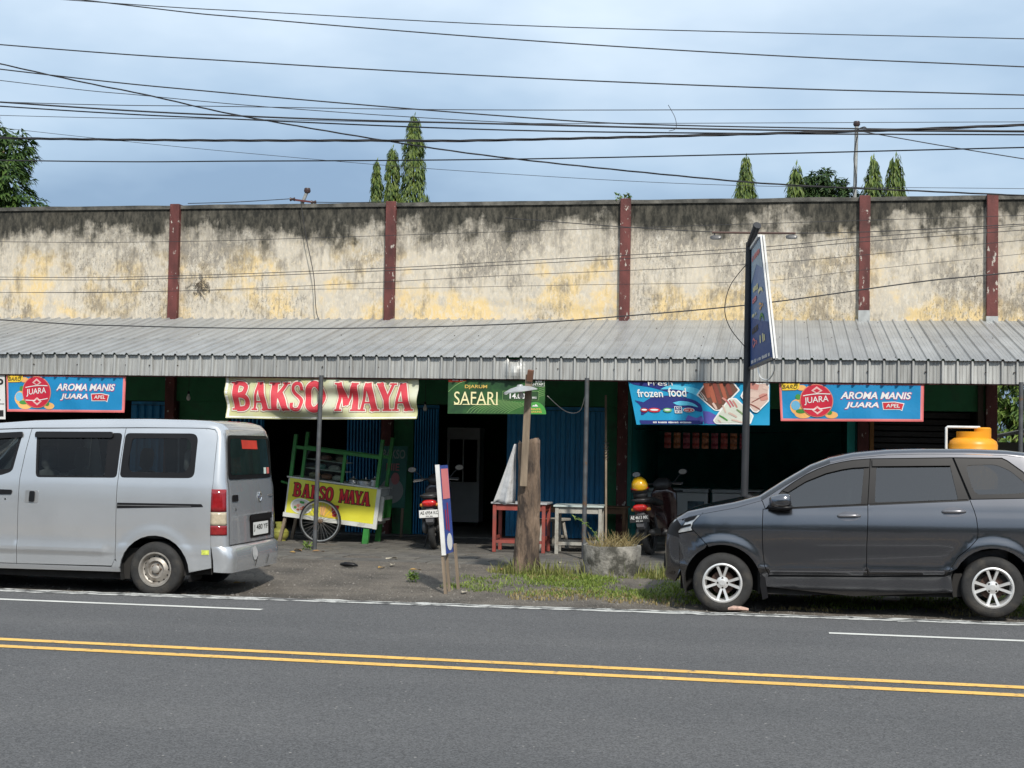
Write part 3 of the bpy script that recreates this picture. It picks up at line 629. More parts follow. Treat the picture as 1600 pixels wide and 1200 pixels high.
# ------------------------------------------------------------------ dark grey MPV
def build_mpv():
    L = lambda P: [(x, z-.0167*x+.043) for x, z in P]
    t = thing('parked_car', 'dark grey people carrier parked on the grass verge at right', 'car', (-.5675, 15.93, -.093), (0, -R(.95), 0))
    M_p = car_paint('dark grey metallic paint', (.165, .166, .178), 1.0, .20)
    M_g = glass('tinted car glass', (.16, .19, .185), 3.6)
    WR = .30; RX = 2.63
    prof = [(.15, .765), (.25, .782), (.34, .786), (.42, .797), (.455, .812), (.50, .812), (.62, .824), (.74, .832), (.86, .832), (.96, .82), (1.03, .806), (1.10, .792), (1.30, .735), (1.50, .672), (1.62, .63), (1.8, .56)]
    def W(x, z):
        w = sinterp(prof, z)
        nose = max(0, (.12-x)/.72); w -= .27*nose**2.3
        tail = max(0, (x-2.9)/.55); w -= .09*tail**3
        for cx in (0, RX):
            d = math.hypot(x-cx, z-WR); w += .020*(1-sstep(.40, .52, d))*sstep(.1, .3, d) if z > .2 else 0
        # hollow in the doors above the sill, rising to the rear
        c = .66+.03*x; w -= .010*math.exp(-((z-c+.12)/.10)**2)*sstep(.3, .7, x)*(1-sstep(2.1, 2.5, x))
        return w
    T = L([(-.50, .22), (-.60, .265), (-.62, .31), (-.60, .40), (-.605, .52), (-.605, .65), (-.592, .736), (-.552, .827), (-.48, .903), (-.359, .969), (-.142, 1.023), (.122, 1.079), (.373, 1.150), (.598, 1.300), (.88, 1.472), (1.068, 1.546), (1.302, 1.600), (1.651, 1.640), (1.997, 1.655), (2.454, 1.662), (2.80, 1.655), (3.05, 1.63), (3.20, 1.58), (3.30, 1.46), (3.36, 1.25), (3.40, 1.0), (3.42, .8), (3.44, .6), (3.42, .4), (3.36, .27)])
    E = []
    for i, (x, z) in enumerate(T):
        a = Vector(T[max(0, i-1)]); b = Vector(T[min(len(T)-1, i+1)]); d = (b-a).normalized(); nrm = Vector((d.y, -d.x))
        k = .16 if i < 7 else (.12 if i < 9 else (.06 if i < 12 else .055)); k = .12 if i > 23 else k
        E.append(tuple(Vector((x, z))+nrm*k))
    strip_panels(T, E, W, [('front_bumper', 0, 6, M_p), ('grille', 6, 8, M_blk), ('bonnet', 8, 12, M_p), ('windscreen', 12, 15, M_g), ('roof', 15, 22, M_p), ('rear_window', 22, 24, M_g), ('tailgate', 24, 27, M_p), ('rear_bumper', 27, 29, M_p)], t, rw=.10)
    def seg(i0, i1): return E[i0:i1+1]
    A0 = L([(-.284, .769), (-.149, .635)])
    arF = lambda a0, a1: arc(0, WR, .385, a0, a1); arR = lambda a0, a1: arc(RX, WR, .385, a0, a1)
    hl = L([(-.575, .705), (-.296, .769)])
    fb = L([(.434, 1.014), (.599, 1.204), (.72, 1.292), (.834, 1.366), (.95, 1.424), (1.069, 1.472), (1.19, 1.502), (1.303, 1.524), (1.478, 1.542)])
    bs = L([(1.478, 1.542), (1.442, 1.088), (1.440, .949), (1.428, .70), (1.423, .473), (1.440, .375)])
    rr = L([(2.277, 1.567), (2.423, 1.159), (2.462, 1.05), (2.48, .977), (2.492, .86), (2.488, .78), (2.414, .693), (2.301, .595), (2.24, .50), (2.20, .43), (2.165, .407)])
    ff = L([(.41, 1.013), (.402, .85), (.402, .68), (.410, .55), (.424, .44), (.465, .352)])
    for side in (-1, 1):
        st = .05 if side < 0 else .12
        def P(name, o, m_, **kw): return skin_panel(name, o, W, m_, t, side=side, step=kw.pop('step', st), **kw)
        P('bumper_side', [E[0]]+seg(1, 5)+[hl[0]]+[hl[1]]+A0+arF(112, 185)[1:]+[(-.40, .20)], M_p)
        # head lamp
        hp = L([(-.572, .712), (-.545, .80), (-.49, .88), (-.202, .957), (-.297, .854), (-.315, .80), (-.300, .775)])
        h_ = P('headlamp', hp, M_lens, off=-.006)
        for q in ([(-.52, .79), (-.32, .845), (-.318, .822), (-.53, .765)], [(-.45, .875), (-.25, .935), (-.285, .89), (-.36, .86)]):
            skin_panel('lamp_bezel', L(q), W, M_blk, h_, off=.002, depth=0, side=side, gap=0)
        fender = [A0[0], A0[1]]+list(reversed(arF(-2, 111)))+L([(.40, .245)])[:1]+list(reversed(ff))+L([(.434, 1.014), (.405, 1.09)])+[E[12]]+list(reversed(seg(9, 11)))+L([(-.202, .959), (-.297, .854), (-.31, .80)])
        P('front_wing', fender, M_p, step=st*.6)
        d1 = P('door', ff+list(reversed(bs[1:])), M_p)
        d2 = P('door', [bs[1], bs[2], bs[3], bs[4], bs[5]]+list(reversed(rr[1:])), M_p)
        P('sill', L([(.395, .235), (.44, .338), (1.44, .366), (2.17, .395), (2.235, .42)])+[(2.255, .24), (1.3, .185)], M_p)
        # quarter and cant rail
        q_ = rr[1:-1]+list(reversed(arR(6, 158)))+[(3.02, .26)]+list(reversed(seg(25, 28)))[0:0]
        quarter = list(reversed(rr[1:-1]))+L([(2.908, 1.181), (3.08, 1.19)])+[E[25], E[26], E[27], E[28], (3.24, .25), (3.02, .25)]+arR(-7, 152)
        P('rear_wing', quarter, M_p, step=st*.6)
        P('tail_lamp', round_poly([(3.12, 1.10), (3.255, 1.10), (3.285, .82), (3.20, .80)], .03), M_red, off=.004, depth=.012)
        rail = [E[12]]+seg(13, 24)+[E[25]]+L([(3.08, 1.19), (3.06, 1.30), (2.94, 1.445), (2.80, 1.55), (2.749, 1.574), (2.277, 1.569)])+list(reversed(fb))+L([(.405, 1.09)])
        P('roof_rail', rail, M_p)
        fw_ = round_poly(L([(.70, 1.043), (.668, 1.185), (.835, 1.301), (1.023, 1.382), (1.21, 1.429), (1.413, 1.45), (1.376, 1.092)]), .02)
        P('window_surround', fb+[L([(1.442, 1.088)])[0]], M_blk, holes=[fw_], off=-.004, depth=.012)
        P('window', shrink(fw_, -.008), M_g, off=-.014, depth=0, gap=0)
        rw_ = round_poly(L([(1.511, 1.108), (1.536, 1.469), (2.25, 1.491), (2.314, 1.155)]), .02)
        P('window_surround', [bs[1], bs[0]]+rr[:2], M_blk, holes=[rw_], off=-.004, depth=.012)
        P('window', shrink(rw_, -.008), M_g, off=-.014, depth=0, gap=0)
        qo = L([(2.29, 1.567), (2.749, 1.570), (2.80, 1.545), (2.94, 1.44), (3.055, 1.30), (3.075, 1.192), (2.908, 1.181), (2.44, 1.16)])
        qi = round_poly(L([(2.398, 1.494), (2.681, 1.509), (2.817, 1.455), (2.96, 1.33), (2.97, 1.24), (2.863, 1.226), (2.502, 1.208), (2.456, 1.259)]), .05)
        P('window_surround', qo, M_blk, holes=[qi], off=-.004, depth=.012)
        P('window', shrink(qi, -.006), M_g, off=-.009, depth=0, gap=0)
        # rain visors, waist strips, handles
        P('rain_visor', L([(.60, 1.20), (.72, 1.287), (.834, 1.361), (.95, 1.419), (1.069, 1.467), (1.19, 1.497), (1.303, 1.519), (1.475, 1.537), (1.470, 1.458), (1.30, 1.445), (1.19, 1.425), (1.04, 1.385), (.84, 1.30), (.66, 1.185)]), M_blk, off=.016, depth=.02)
        P('rain_visor', L([(1.492, 1.538), (2.268, 1.562), (2.262, 1.486), (1.492, 1.464)]), M_blk, off=.016, depth=.02)
        P('waist_strip', L([(.60, 1.012), (.60, 1.030), (1.442, 1.090), (1.442, 1.072)]), M_blk, off=.004, depth=.012)
        P('waist_strip', L([(1.455, 1.074), (1.455, 1.092), (2.418, 1.160), (2.418, 1.142)]), M_blk, off=.004, depth=.012)
        P('door_trim', L([(.475, .385), (.475, .399), (1.43, .424), (1.43, .410)]), MATS['dull trim'] if 'dull trim' in MATS else mat('dull trim', (.28, .28, .30), .3, .7), off=.003, depth=.006); P('door_trim', L([(1.45, .410), (1.45, .424), (2.17, .452), (2.17, .438)]), MATS['dull trim'], off=.003, depth=.006)
        for d_, hx, hz in ((d1, 1.255, .965), (d2, 2.266, 1.033)):
            hz = hz-.0167*hx+.043
            skin_panel('handle_cup', [(hx+.10*math.cos(a)*1.15, hz+.048*math.sin(a)) for a in [2*math.pi*k/20 for k in range(20)]], W, mat('handle cup grey', (.16, .16, .175), .25, .7), d_, off=.0012, depth=0, side=side, gap=0)
            y_ = side*(W(hx, hz)+.022); g = MB(); g.loft([(hx-.115, side*(W(hx-.1, hz)+.004), hz+.002, .006, .010), (hx-.085, y_, hz+.004, .012, .014), (hx+.06, y_, hz+.006, .012, .014), (hx+.118, side*(W(hx+.1, hz)+.006), hz+.006, .008, .011)], 10, 2.4, 'x')
            h_ = g.build('handle', mat('handle grey', (.20, .20, .215), .3, .5), d_, smooth='all')
        g = MB().loft([(.47, side*.86, 1.125, .02, .035), (.50, side*.925, 1.13, .085, .062), (.60, side*.945, 1.14, .10, .072), (.665, side*.945, 1.145, .092, .066), (.685, side*.94, 1.145, .07, .05)], 16, 3, 'x')
        mi = g.build('mirror', M_p, t, smooth='all'); MB().loft([(.46, side*.85, 1.075, .05, .022), (.56, side*.92, 1.07, .10, .028), (.69, side*.93, 1.075, .10, .022), (.70, side*.93, 1.075, .08, .012)], 12, 3, 'x').build('mirror_foot', M_blk, mi, smooth='all')
        skin_panel('mirror_sail', L([(.45, 1.025), (.60, 1.195), (.645, 1.19), (.665, 1.04)]), W, M_blk, t, off=.003, depth=.01, side=side, step=st)
        for wx in (0, RX): wheel(t, wx, WR, .302, .193, 'alloy', side*.815, .19, side); housing(t, wx, WR, .39, .80, side)
        shell = [(x, z) for x, z in [E[0]]+seg(1, 28)+[(3.02, .25)]+arR(-7, 187)+[(1.3, .2)]+arF(-7, 187)]
        P('inner_shell', shell, M_cabin, holes=[fw_, rw_, qi], off=-.035, depth=0, gap=.02, step=.12)
        # mud flap and lip
        MB().prism([(.385, .40), (.43, .36), (.455, .16), (.40, .14), (.375, .30)], side*.70, side*.815, 'xz').build('mud_flap', M_blk, t)
    MB().prism(L([(-.63, .34), (-.615, .52), (-.60, .52), (-.60, .34)]), -.26, .26).build('plate_holder', M_blk, t)
    MB().prism(L([(-.64, .36), (-.63, .50), (-.625, .50), (-.63, .36)]), -.215, .215).build('number_plate', M_ink, t)
    g = MB(); g.prism([(-.45, .2), (-.45, .55), (-.1, .95), (.35, .95), (.42, .3), (.42, .2)], -.42, .42); g.prism([(.35, .19), (.35, .42), (3.2, .42), (3.3, .25), (2.2, .19)], -.72, .72); g.build('underbody', M_und, t)
    for x0 in (1.0, 1.9, 2.6):
        for yy in (-.36, .36):
            g = MB(); g.loft([(.45, x0, yy, .22, .24), (.62, x0, yy, .24, .24), (.66, x0+.16, yy, .08, .24), (1.08, x0+.28, yy, .06, .22), (1.12, x0+.28, yy, .05, .12), (1.28, x0+.31, yy, .045, .12)], 12, 3.4, 'z'); g.build('seat', M_seat, t, smooth='all')
    MB().loft([(-.7, .52, .95, .12, .10), (.7, .52, .95, .12, .10)], 12, 3).build('dashboard', M_cabin, t)
    # headliner and far trim so that the cabin is dark
    # small wear: sticker on the windscreen top edge
    return t
mpv = build_mpv()

# ------------------------------------------------------------------ silver van
def build_van():
    t = thing('parked_van', 'silver minivan with steel wheels parked at left, its tailgate towards the shops', 'van', (-6.466, 15.42, -.10), (0, 0, 0))
    M_p = car_paint('silver paint', (.53, .55, .57), .62, .27)
    M_g = glass('van glass', (.52, .57, .56), .8); D = .05
    L = lambda P: [(x, z+D) for x, z in P]
    WR = .29; FX = -2.65
    prof = [(.2, .795), (.30, .812), (.42, .822), (.455, .834), (.50, .832), (.56, .822), (.80, .828), (1.0, .826), (1.15, .815), (1.25, .802), (1.5, .765), (1.72, .722), (1.80, .69), (1.9, .6)]
    def W(x, z):
        w = sinterp(prof, z)
        if x > -.55: w -= (.010)*math.exp(-((z-.47)/.05)**2)*sstep(-.62, -.45, x)      # the crease fades before the arch
        w -= .16*max(0, (-2.5-x)/.8)**2 + .05*max(0, (x-.35)/.4)**2
        d = math.hypot(x, z-WR); w += .012*(1-sstep(.38, .50, d))*sstep(.1, .3, d)
        return w
    gut = 1.735+D
    T = [(-3.32, .25), (-3.36, .45), (-3.34, .70), (-3.28, .92), (-3.12, 1.02), (-2.95, 1.10), (-2.62, 1.45), (-2.30, 1.74), (-2.05, 1.80), (-1.5, 1.845), (-.9, 1.868), (-.2, 1.88), (.30, 1.875), (.50, 1.865), (.615, 1.835), (.675, 1.775), (.700, 1.70), (.735, 1.245), (.755, 1.15), (.775, .80), (.785, .545), (.83, .52), (.845, .40), (.83, .27)]
    E = [(-3.18, .25), (-3.20, .45), (-3.2, .7), (-3.14, .88), (-3.02, .97), (-2.88, 1.06), (-2.56, 1.42), (-2.25, 1.68), (-2.0, 1.735), (-1.5, 1.757), (-.9, 1.768), (-.2, 1.782), (.30, 1.786), (.50, 1.786), (.585, 1.772), (.612, 1.735), (.622, 1.68), (.618, 1.245), (.614, 1.15), (.612, .80), (.615, .545), (.625, .52), (.64, .40), (.645, .28)]
    S = strip_panels(T, E, W, [('front_bumper', 0, 3, M_p), ('bonnet', 3, 5, M_p), ('windscreen', 5, 7, M_g), ('roof', 7, 15, M_p), ('tailgate', 15, 20, M_p), ('rear_bumper', 20, 23, M_p)], t, rw=.10)
    tg, rbp = S[4], S[5]
    ar = lambda a0, a1: arc(0.0, WR-.03, .385, a0, a1)
    fs = L([(-1.49, 1.700), (-1.53, 1.45), (-1.565, 1.167), (-1.565, .438), (-1.571, .252)]); ss = L([(-.409, 1.722), (-.43, 1.40), (-.443, 1.102), (-.440, .60), (-.439, .338), (-.48, .262)])
    for side in (-1, 1):
        st = .055 if side < 0 else .14
        def P(name, o, m_, **kw): return skin_panel(name, o, W, m_, kw.pop('par', t), side=side, step=kw.pop('step', st), **kw)
        w1 = round_poly(L([(-1.425, 1.655), (-.44, 1.668), (-.458, 1.192), (-1.385, 1.178)]), .045)
        w2 = round_poly(L([(-.405, 1.668), (.37, 1.676), (.415, 1.63), (.41, 1.24), (.37, 1.205), (-.425, 1.195)]), .05)
        w0 = round_poly(L([(-2.45, 1.42), (-2.2, 1.60), (-2.0, 1.645), (-1.585, 1.657), (-1.66, 1.235), (-1.79, 1.19), (-2.6, 1.17)]), .045)
        top = lambda a, b: [p for p in E[8:16] if a < p[0] < b]
        fd = P('door', L([(-2.62, .26), (-2.80, .60), (-2.78, 1.08), (-2.50, 1.42)])+[(-2.25, 1.675), (-2.0, 1.728), (-1.5, 1.75)]+fs, M_p, holes=[w0])
        sd_ = P('sliding_door', list(reversed(fs))+[(-.9, 1.762)]+ss, M_p, holes=[w1])
        qp = P('rear_wing', list(reversed(ss[:-1]))+[(-.2, 1.776), (.30, 1.782), (.50, 1.782), (.585, 1.768), (.612, 1.735), (.622, 1.68), (.618, 1.245), (.614, 1.15), (.612, .80), (.615, .545), (.625, .32), (.36, .265)]+ar(2, 175), M_p, holes=[w2], step=st*.6)
        P('front_wing', L([(-3.15, .26), (-3.16, .62), (-3.08, .88), (-2.86, 1.02), (-2.79, 1.07), (-2.81, .60), (-2.64, .26)]), M_p)
        P('sill', L([(-2.55, .19), (-2.6, .252), (-.485, .256), (-.448, .33), (-.392, .30), (-.38, .20)]), M_p)
        # black surrounds, panes
        for par, w_, inn in ((fd, w0, [(-2.38, 1.40), (-2.17, 1.56), (-2.0, 1.61), (-1.63, 1.625), (-1.69, 1.26), (-2.48, 1.215)]), (sd_, w1, [(-1.395, 1.60), (-.60, 1.615), (-.60, 1.205), (-1.36, 1.20)]), (qp, w2, [(-.325, 1.612), (.305, 1.622), (.345, 1.575), (.352, 1.345), (.30, 1.262), (-.31, 1.258), (-.345, 1.32)])):
            inn = round_poly(L(inn), .035)
            P('window_surround', w_, M_blk, holes=[inn], off=-.006, depth=.012, par=par, gap=.001); P('window', shrink(inn, -.006), M_g, off=-.012, depth=0, gap=0, par=par)
        P('rain_visor', round_poly(L([(-1.44, 1.672), (-.545, 1.683), (-.535, 1.612), (-1.44, 1.60)]), .03), M_blk, off=.02, depth=.025, par=sd_); P('rain_visor', round_poly(L([(-2.2, 1.63), (-1.58, 1.668), (-1.575, 1.60), (-2.2, 1.56)]), .03), M_blk, off=.02, depth=.025, par=fd)
        P('slide_rail', round_poly(L([(-.436, .935), (.51, .942), (.532, .905), (-.436, .868)]), .012), M_blk, off=.003, depth=.01); P('rail_strip', L([(-.43, .912), (.40, .920), (.40, .908), (-.43, .897)]), mat('grey rail', (.2, .2, .2), .4, .5), off=.006, depth=.006)
        hc = P('handle_cup', round_poly(L([(-1.49, 1.045), (-1.328, 1.043), (-1.335, .902), (-1.492, .905)]), .025), mat('silver handle', (.45, .45, .45), .3, .7), off=.004, depth=.01, par=sd_); P('handle', round_poly(L([(-1.435, 1.035), (-1.37, 1.035), (-1.372, .915), (-1.44, .915)]), .02), M_blk, off=.018, depth=.02, par=sd_)
        P('handle', round_poly(L([(-1.80, 1.045), (-1.635, 1.043), (-1.64, .988), (-1.80, .985)]), .02), M_blk, off=.012, depth=.015, par=fd); P('lock', [(x, z) for x, z in L([(-1.715+.012*math.cos(a), .94+.012*math.sin(a)) for a in [k*.628 for k in range(10)]])], M_chr, off=.003, depth=.006, par=fd, gap=0)
        # tail lamp wraps the corner, so it follows the side panel and the tailgate strip
        for z0, z1, m_ in ((.91, 1.145, M_red), (.77, .906, M_amb), (.665, .766, M_red)):
            g = MB(); K = 6; Z = 5
            for iz in range(Z+1):
                z = z0+(z1-z0)*iz/Z+.05-.05
                tx = interp([(a, b) for b, a in reversed(T[15:21])], z+D*0); ex = .607
                w = W(ex, z)
                for k in range(K+1):
                    th = math.pi/2*k/K*(.80 if side < 0 else .22); g.v.append((ex+(tx-ex)*math.sin(th)*.93+.003*math.sin(th), side*(w-.10*(1-math.cos(th))+.002), z))
            g.f = [(i*(K+1)+k, i*(K+1)+k+1, (i+1)*(K+1)+k+1, (i+1)*(K+1)+k) for i in range(Z) for k in range(K)]
            o = g.build('tail_lamp', m_, t, smooth='all', fix=False); s_ = o.modifiers.new('s', 'SOLIDIFY'); s_.thickness = .005; s_.offset = 1 if side < 0 else -1
        for wx in (0, FX): wheel(t, wx, WR, .291, .175, 'steel', side*.80, .175, side); housing(t, wx, WR, .395, .80, side)
    def rear_x(z): return interp([(b, a) for a, b in reversed(T[15:24])], z)
    def rear_patch(name, pts, m_, off, par, K=4):
        """flat patch on the tailgate, corners in (y, z), following its slope"""
        V, F = cdt(pts, (), .12); g = MB()
        def cx(y): q = max(0, 1-abs(y)/.66); return 0
        g.v = [(rear_x(z)-.07*min(1, abs(y)/.66)**2*(rear_x(z)-.615)+off, y, z) for y, z in V]; g.f = [tuple(f) for f in F]
        o = g.build(name, m_, par, fix=True); bm = bmesh.new(); bm.from_mesh(o.data)
        for f in bm.faces:
            if f.normal.x < 0: f.normal_flip()
        bm.to_mesh(o.data); bm.free(); return o
    tw = round_poly([(-.64, 1.715), (.60, 1.715), (.66, 1.245), (-.66, 1.245)], .07)
    rw_ = rear_patch('window_surround', tw, M_blk, .010, tg)
    rear_patch('rear_window', round_poly([(-.575, 1.68), (.53, 1.68), (.60, 1.29), (-.60, 1.29)], .06), mat('dark rear glass', (.018, .03, .028), .06, 0, .2, coat=1), .013, tg)
    rear_patch('sticker', [(-.27, 1.665), (.20, 1.66), (.22, 1.565), (-.25, 1.57)], mat('red sticker', (.55, .04, .02), .6), .017, tg)
    for y_, c in ((.43, (.5, .6, .55)), (.53, (.5, .12, .1))): rear_patch('sticker', [(y_-.04, 1.36), (y_+.04, 1.36), (y_+.04, 1.29), (y_-.04, 1.29)], mat('sticker %s' % c[0]+str(c[1]), c, .6), .017, tg)
    rear_patch('plate_recess', round_poly([(-.12, .845), (.56, .845), (.57, .60), (-.10, .60)], .03), M_blk, .006, tg)
    pl = rear_patch('number_plate', round_poly([(-.04, .765), (.45, .765), (.45, .625), (-.04, .625)], .01), M_plate, .016, tg)
    rear_patch('plate_light_bar', [(-.13, .855), (.57, .855), (.57, .79), (-.13, .79)], M_blk, .022, tg)
    rear_patch('handle', round_poly([(-.60, 1.08), (-.43, 1.08), (-.43, 1.01), (-.60, 1.01)], .02), M_blk, .008, tg)
    rear_patch('lock', round_poly([(-.52, .945), (-.49, .945), (-.49, .915), (-.52, .915)], .012), M_chr, .008, tg)
    g = MB().lathe([(.046, 0), (.056, .008), (.046, .014), (.040, .006)], (rear_x(1.04)+.0, .22, 1.04), 'x', 24, closed=True); g.bar((rear_x(1.04)+.008, .18, 1.04), (rear_x(1.04)+.008, .26, 1.04), .01, .012); g.build('badge', M_chr, tg, smooth=True)
    rear_patch('lettering_strip', [(.52, 1.06), (.64, 1.06), (.64, 1.035), (.52, 1.035)], mat('dull chrome', (.3, .3, .3), .4, .6), .010, tg)
    for y_ in (-.05, .32): rear_patch('scrape', [(y_, .40), (y_+.02, .40), (y_-.02, .30), (y_-.04, .30)], M_ink, .010, rbp)
    rear_patch('filler_patch', [(-.10+.075*math.cos(a), .44+.075*math.sin(a)) for a in [k*.52 for k in range(12)]], mat('primer', (.46, .46, .45), .7), .008, rbp)
    for side in (-1,): skin_panel('inspection_sticker', [(.52, .51), (.60, .51), (.60, .46), (.52, .46)], W, mat('yellow green sticker', (.45, .50, .08), .6, 0, .4, 40), t, off=.004, depth=0, gap=0)
    MB().prism([(-3.0, .2), (-3.0, .5), (.55, .5), (.60, .25), (-.4, .17), (-2.6, .17)], -.70, .70).build('underbody', M_und, t)
    for x0 in (-1.75, -.95, -.1):
        for yy in (-.38, .38): g = MB(); g.loft([(.6, x0, yy, .24, .25), (.78, x0, yy, .25, .25), (.82, x0+.18, yy, .08, .25), (1.28, x0+.28, yy, .06, .22), (1.31, x0+.285, yy, .03, .05), (1.35, x0+.29, yy, .05, .12), (1.50, x0+.30, yy, .05, .125), (1.55, x0+.30, yy, .03, .08)], 14, 3.0, 'z'); g.build('seat', M_seat, t, smooth='all')
    MB().box(-1.9, .5, -.70, .70, 1.755, 1.77).build('headliner', M_cabin, t)
    for y_ in (-.685, .685): rear_patch('tailgate_seam', [(y_-.004, .56), (y_+.004, .56), (y_*.965+.004, 1.74), (y_*.965-.004, 1.74)], M_ink, .004, tg)
    rear_patch('tailgate_seam', [(-.68, .552), (.68, .552), (.68, .562), (-.68, .562)], M_ink, .004, tg)
    return t, pl, rear_x
van, van_plate, van_rx = build_van()
# ================================================================== PRINTED SHEETS (banners, boards)
def text_geo(body, bold=0., italic=0.):
    cu = bpy.data.curves.new('t', 'FONT'); cu.body = body; cu.size = 1; cu.offset = bold; cu.shear = italic; cu.resolution_u = 4
    o = bpy.data.objects.new('t', cu); C.objects.link(o); dg = bpy.context.evaluated_depsgraph_get(); dg.update()
    me = bpy.data.meshes.new_from_object(o.evaluated_get(dg)); V = [(v.co.x, v.co.y) for v in me.vertices]; F = [tuple(p.vertices) for p in me.polygons]
    bpy.data.objects.remove(o); bpy.data.curves.remove(cu); bpy.data.meshes.remove(me)
    xs = [a for a, b in V]; zs = [b for a, b in V]; x0, x1, z0, z1 = min(xs), max(xs), min(zs), max(zs)
    return [((a-x0)/(x1-x0), (b-z0)/(z1-z0)) for a, b in V], F
def stroke(pts, hw):
    P = [Vector(p) for p in pts]; Lf, Rt = [], []
    for i, p in enumerate(P):
        d = (P[min(i+1, len(P)-1)]-P[max(i-1, 0)]).normalized(); n_ = Vector((-d.y, d.x)); h = hw[i] if isinstance(hw, (list, tuple)) else hw
        Lf.append(tuple(p+n_*h)); Rt.append(tuple(p-n_*h))
    return Lf+Rt[::-1]
def ell(cx, cy, rx, ry, n_=28, a0=0, a1=360): return [(cx+rx*math.cos(R(a0+(a1-a0)*k/n_)), cy+ry*math.sin(R(a0+(a1-a0)*k/n_))) for k in range(n_ if a1-a0 == 360 else n_+1)]
def bars(u0, u1, v0, v1, n_, seed):
    """a line of print too small to read: a row of short marks"""
    r = random.Random(seed); out = []; u = u0; w = (u1-u0)/n_
    for k in range(n_):
        if r.random() > .14: a = r.uniform(.0, .25)*(v1-v0); out.append([(u, v0+a*.3), (u+w*.72, v0+a*.3), (u+w*.72, v1-a), (u, v1-a)])
        u += w
    return out
class Sheet:
    """thin printed sheet; pos(a, b, off): metres along, metres up, metres in front of it"""
    def __init__(s, w, h, pos, parent): s.w, s.h, s.pos, s.parent = w, h, pos, parent
    def base(s, name, m_, nu=40, nv=10, th=.002):
        g = MB()
        for d in (0, -th):
            for j in range(nv+1):
                for i in range(nu+1): g.v.append(tuple(s.pos(s.w*i/nu, s.h*j/nv, d)))
        k = (nu+1)*(nv+1)
        for j in range(nv):
            for i in range(nu):
                a = j*(nu+1)+i; g.f.append((a, a+1, a+nu+2, a+nu+1)); g.f.append((k+a, k+a+nu+1, k+a+nu+2, k+a+1))
        bd = [(i, i+1) for i in range(nu)]+[(nv*(nu+1)+i+1, nv*(nu+1)+i) for i in range(nu)]+[((j+1)*(nu+1), j*(nu+1)) for j in range(nv)]+[(j*(nu+1)+nu, (j+1)*(nu+1)+nu) for j in range(nv)]
        g.f += [(b, a, k+a, k+b) for a, b in bd]
        o = g.build(name, m_, s.parent, smooth=True, fix=False)
        if s.parent is None: s.parent = o
        return o
    def put(s, name, V, F, m_, layer):
        g = MB(); g.v = [tuple(s.pos(a, b, .0035*layer)) for a, b in V]; g.f = F
        o = g.build(name, m_, s.parent, fix=False)
        if name == 'small_print' or (name == 'brand_mark' and len(F) > 40): o['kind'] = 'stuff'
        return o
    def polys(s, name, P, m_, layer=1, step=.06, unit=True):
        V, F = [], []
        for q, poly in enumerate(P):
            if unit: poly = [(a*s.w, b*s.h) for a, b in poly]
            v, f = cdt(poly, (), step); k = len(V); V += v; F += [tuple(i+k for i in x) for x in f]
        return s.put(name, V, F, m_, layer)
    def poly3(s, name, P, m_, layer, step=.05):
        """overlapping polygons, each a hair above the last"""
        g = MB()
        for q, poly in enumerate(P):
            v, f = cdt(poly, (), step); g.add([s.pos(a, b, .0035*layer+.00025*(q % 6)) for a, b in v], f)
        return g.build(name, m_, s.parent, fix=False)
    def text(s, body, u0, u1, v0, v1, m_, layer=2, bold=0., italic=0., name='lettering', slant=0., step=.05, bend=None):
        V, F = text_geo(body, bold, italic); bm = bmesh.new(); bv = [bm.verts.new((u0*s.w+a*(u1-u0)*s.w, 0, v0*s.h+b*(v1-v0)*s.h)) for a, b in V]
        for f in F:
            try: bm.faces.new([bv[i] for i in f])
            except ValueError: pass
        x = u0*s.w+step
        while x < u1*s.w:
            bmesh.ops.bisect_plane(bm, geom=bm.verts[:]+bm.edges[:]+bm.faces[:], plane_co=(x, 0, 0), plane_no=(1, 0, 0)); x += step
        bm.verts.index_update()
        V2 = [(v.co.x, v.co.z+slant*(v.co.x-u0*s.w)) for v in bm.verts]
        F2 = []
        for f in bm.faces:
            idx = [v.index for v in f.verts]; A = sum(V2[idx[i-1]][0]*V2[idx[i]][1]-V2[idx[i]][0]*V2[idx[i-1]][1] for i in range(len(idx)))
            F2.append(tuple(idx if A > 0 else idx[::-1]))
        bm.free(); return s.put(name, V2, F2, m_, layer)
def ink(name, col, rough=.55): return mat(name, col, rough, 0, .06, 4, spec=.3)
I_wht = ink('white print', (.72, .72, .70)); I_red = ink('red print', (.52, .025, .04)); I_dred = ink('dark red print', (.30, .012, .02)); I_pink = ink('pink print', (.72, .22, .22)); I_blk = ink('black print', (.02, .02, .02))
I_yel = ink('yellow print', (.75, .50, .04)); I_org = ink('orange print', (.78, .42, .14)); I_grn = ink('green print', (.06, .25, .05)); I_blu = ink('sky blue print', (.012, .22, .46)); I_mag = ink('magenta print', (.42, .03, .22)); I_gold = ink('cream print', (.78, .72, .40))
